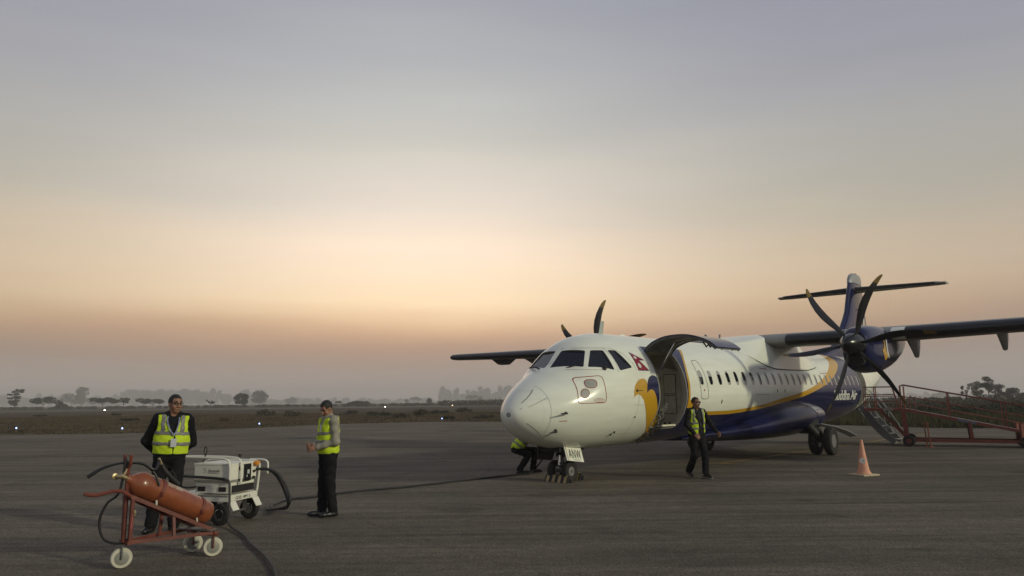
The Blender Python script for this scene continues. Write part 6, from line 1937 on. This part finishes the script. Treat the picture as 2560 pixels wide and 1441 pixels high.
# ---- wheel chocks
def chock(c, dirn, L, h, w, label):
    d = Vector(dirn).normalized(); x = Vector((d.y, -d.x, 0))
    o = empty('wheel_chock', c); tag(o, label, 'chock', 'chocks at the nose wheel')
    def sec(t, g=0.0): return [d * t + x * (-w / 2 - g) + Vector((0, 0, .005)), d * t + x * (w / 2 + g) + Vector((0, 0, .005)), d * t + x * (.03 + g) + Vector((0, 0, h + g)), d * t + x * (-.03 - g) + Vector((0, 0, h + g))]
    loft('block', [sec(-L / 2), sec(L / 2)], M['black'], o, smooth=False)
    n = max(1, int(L / .15))
    for i in range(n):
        t = -L / 2 + (i + .5) * L / n
        loft('stripe', [sec(t - .038, .003), sec(t + .038, .003)], M['chockyel'], o, smooth=False)
    MB().box(d * (L / 2 + .03) + Vector((0, 0, h * .35)), (.05, .05, h * .5), bev=.012).build('end_cap', M['grime'], o)
ld = (Vector((math.cos(HEAD), -math.sin(HEAD), 0)))
chock(gnd(1396, 1206), ld, .62, .15, .2, 'black and yellow striped chock in front of the nose wheels')
chock(gnd(1441, 1200), ld, .30, .16, .2, 'dark chock behind the nose wheels')

# ---- traffic cone
cb_ = gnd(2160, 1189)
cn_ = empty('traffic_cone', cb_, R(20)); tag(cn_, 'faded orange traffic cone with a round white sticker', 'traffic cone')
MB().box((0, 0, .02), (.46, .46, .04), bev=.015).build('base', M['conebase'], cn_)
MB().lathe([(.03, .155), (.05, .158), (.075, .15), (.08, .14), (.105, .135), (.11, .125), (.45, .072), (.76, .030), (.785, .026), (.79, .012)], (0, 0, 0), (0, 0, 1), 32).build('body', M['cone'], cn_)
tc_ = Vector((0 - cb_.x, 0 - cb_.y, 0)).normalized(); tc_ = Matrix.Rotation(-R(20), 3, 'Z') @ tc_; tx = Vector((-tc_.y, tc_.x, 0))
v_ = []
for t in np.linspace(0, 2 * math.pi, 17)[:-1]:
    z = .33 + .062 * math.sin(t); r_ = .125 - (z - .11) * (.053 / .34) + .004; x = .062 * math.cos(t) - .005
    v_.append(tx * x + tc_ * (r_ + .002) + Vector((0, 0, z)))
stk = mesh_obj('sticker', v_, [tuple(range(16))], mat('white_sticker', (.55, .52, .47), .6, var=.1), cn_)
v_ = [p_ + tc_ * .003 for p_ in [tx * .008 + tc_ * .100 * 0 + v_[0] * 0 + (v_[4] + v_[12]) / 2 + tx * (.012 * math.cos(t)) + Vector((0, 0, .022 * math.sin(t))) for t in np.linspace(0, 2 * math.pi, 9)[:-1]]]
mesh_obj('sticker_mark', v_, [tuple(range(8))], M['lipgrey'], stk)

# ---- boarding ramp
E1 = Vector((.88, -.475, 0)); N1 = Vector((.475, .88, 0))
R0 = Vector((14.11, 26.83, 0))
rp = empty('boarding_ramp', R0); tag(rp, 'long rust red wheelchair boarding ramp with railings beside the aircraft tail', 'boarding ramp')
def rpt(s, n, z): return E1 * s + N1 * n + Vector((0, 0, z))
WD = 1.30; ZP = 1.30
def zl(s): return ZP if s <= -.1 else ZP - (s + .1) * .215
SE = 5.2
for n in (0, WD):
    MB().beam(rpt(-1.38, n, ZP), rpt(-.1, n, ZP), .06, .10).build('platform_beam', M['ramp'], rp)
    MB().beam(rpt(-.1, n, ZP), rpt(SE, n, zl(SE)), .06, .10).build('ramp_beam', M['ramp'], rp)
    MB().beam(rpt(.1, n, .22), rpt(SE - .6, n, .20), .08, .10).build('chassis_beam', M['ramp'], rp)
    for s in (.0, ): MB().beam(rpt(s - .05, n, .22), rpt(s - .12, n, ZP - .05), .16, .14).build('support_leg', M['ramp'], rp)
    MB().beam(rpt(-.05, n, .28), rpt(-.85, n, ZP - .05), .07, .07).build('brace', M['ramp'], rp)
    MB().beam(rpt(1.95, n, .24), rpt(1.9, n, zl(1.9)), .09, .09).build('support_leg', M['ramp'], rp)
    MB().beam(rpt(3.38, n, .2), rpt(3.38, n, zl(3.38) + .25), .10, .10).build('support_leg', M['ramp'], rp)
    # platform railing
    r_ = .018
    pr = MB().tube([rpt(-1.36, n, ZP), rpt(-1.36, n, 2.12), rpt(-.42, n, 2.12), rpt(-.22, n, ZP)], r_, 7)
    pr.tube([rpt(-1.0, n, ZP), rpt(-1.0, n, 2.12)], r_, 7).tube([rpt(-1.36, n, 1.84), rpt(-.36, n, 1.84)], r_ * .9, 7).tube([rpt(-1.36, n, 1.58), rpt(-.30, n, 1.58)], r_ * .9, 7)
    if n == 0: pr.tube([rpt(-1.36, n, 1.78), rpt(-.1, n, 1.78), rpt(.10, n, 1.72)], r_ * .9, 7)
    pr.build('platform_railing', M['ramp'], rp)
    rr_ = MB().tube([rpt(-.16, n, ZP), rpt(-.16, n, 2.14), rpt(-.05, n, 2.18), rpt(SE, n, zl(SE) + .90)], r_ * 1.15, 7)
    rr_.tube([rpt(-.04, n, ZP), rpt(-.04, n, 2.13)], r_, 7)
    rr_.tube([rpt(.12, n, 1.74), rpt(SE, n, zl(SE) + .56)], r_ * .9, 7).tube([rpt(.12, n, 1.52), rpt(SE, n, zl(SE) + .28)], r_ * .9, 7)
    for s in (.12, .28): rr_.tube([rpt(s, n, zl(s)), rpt(s, n, 1.74 - .02 * s)], r_ * .9, 7)
    for s in (1.35, 3.0, 4.6): rr_.beam(rpt(s, n, zl(s)), rpt(s - .02, n, zl(s) + .90), .035, .035)
    rr_.build('ramp_railing', M['ramp'], rp)
v_ = []
MB().beam(rpt(-1.36, WD / 2, ZP + .03), rpt(-.1, WD / 2, ZP + .03), WD - .05, .02).build('platform_floor', M['steel'], rp)
MB().beam(rpt(-.1, WD / 2, ZP + .035), rpt(SE, WD / 2, zl(SE) + .035), WD - .05, .02).build('ramp_floor', M['steel'], rp)
for s, n in ((0, -.1), (.05, WD + .1), (3.5, -.1), (3.5, WD + .1)):
    wheel('wheel', rpt(s, n, .2), N1, .2, .13, rp, .45, M['ramp'])
MB().beam(rpt(0, -.1, .2), rpt(0, WD + .1, .2), .05, .05).beam(rpt(3.5, -.1, .2), rpt(3.5, WD + .1, .2), .05, .05).build('axles', M['steel'], rp)
for s in (.56, .66):
    jk = MB().tube([rpt(s, -.12, .03), rpt(s - .05, -.12, .82)], .022, 8).box(rpt(s, -.12, .015), (.16, .16, .03)).box(rpt(s - .05, -.12, .83), (.1, .06, .03))
    jk.build('stabiliser_jack', M['ramp'] if s > .6 else M['orange_dull'] if 'orange_dull' in M else M['ramp'], rp)
MB().beam(rpt(1.55, -.033, zl(1.55)), rpt(2.1, -.033, zl(2.1)), .005, .085).build('name_plate', mat('blue_name_plate', (.05, .07, .13), .6, col2=(.16, .18, .22), scale=14), rp)
MB().beam(rpt(-.75, -.033, ZP), rpt(-.42, -.033, ZP), .005, .07).build('name_plate', M['lipgrey'], rp)
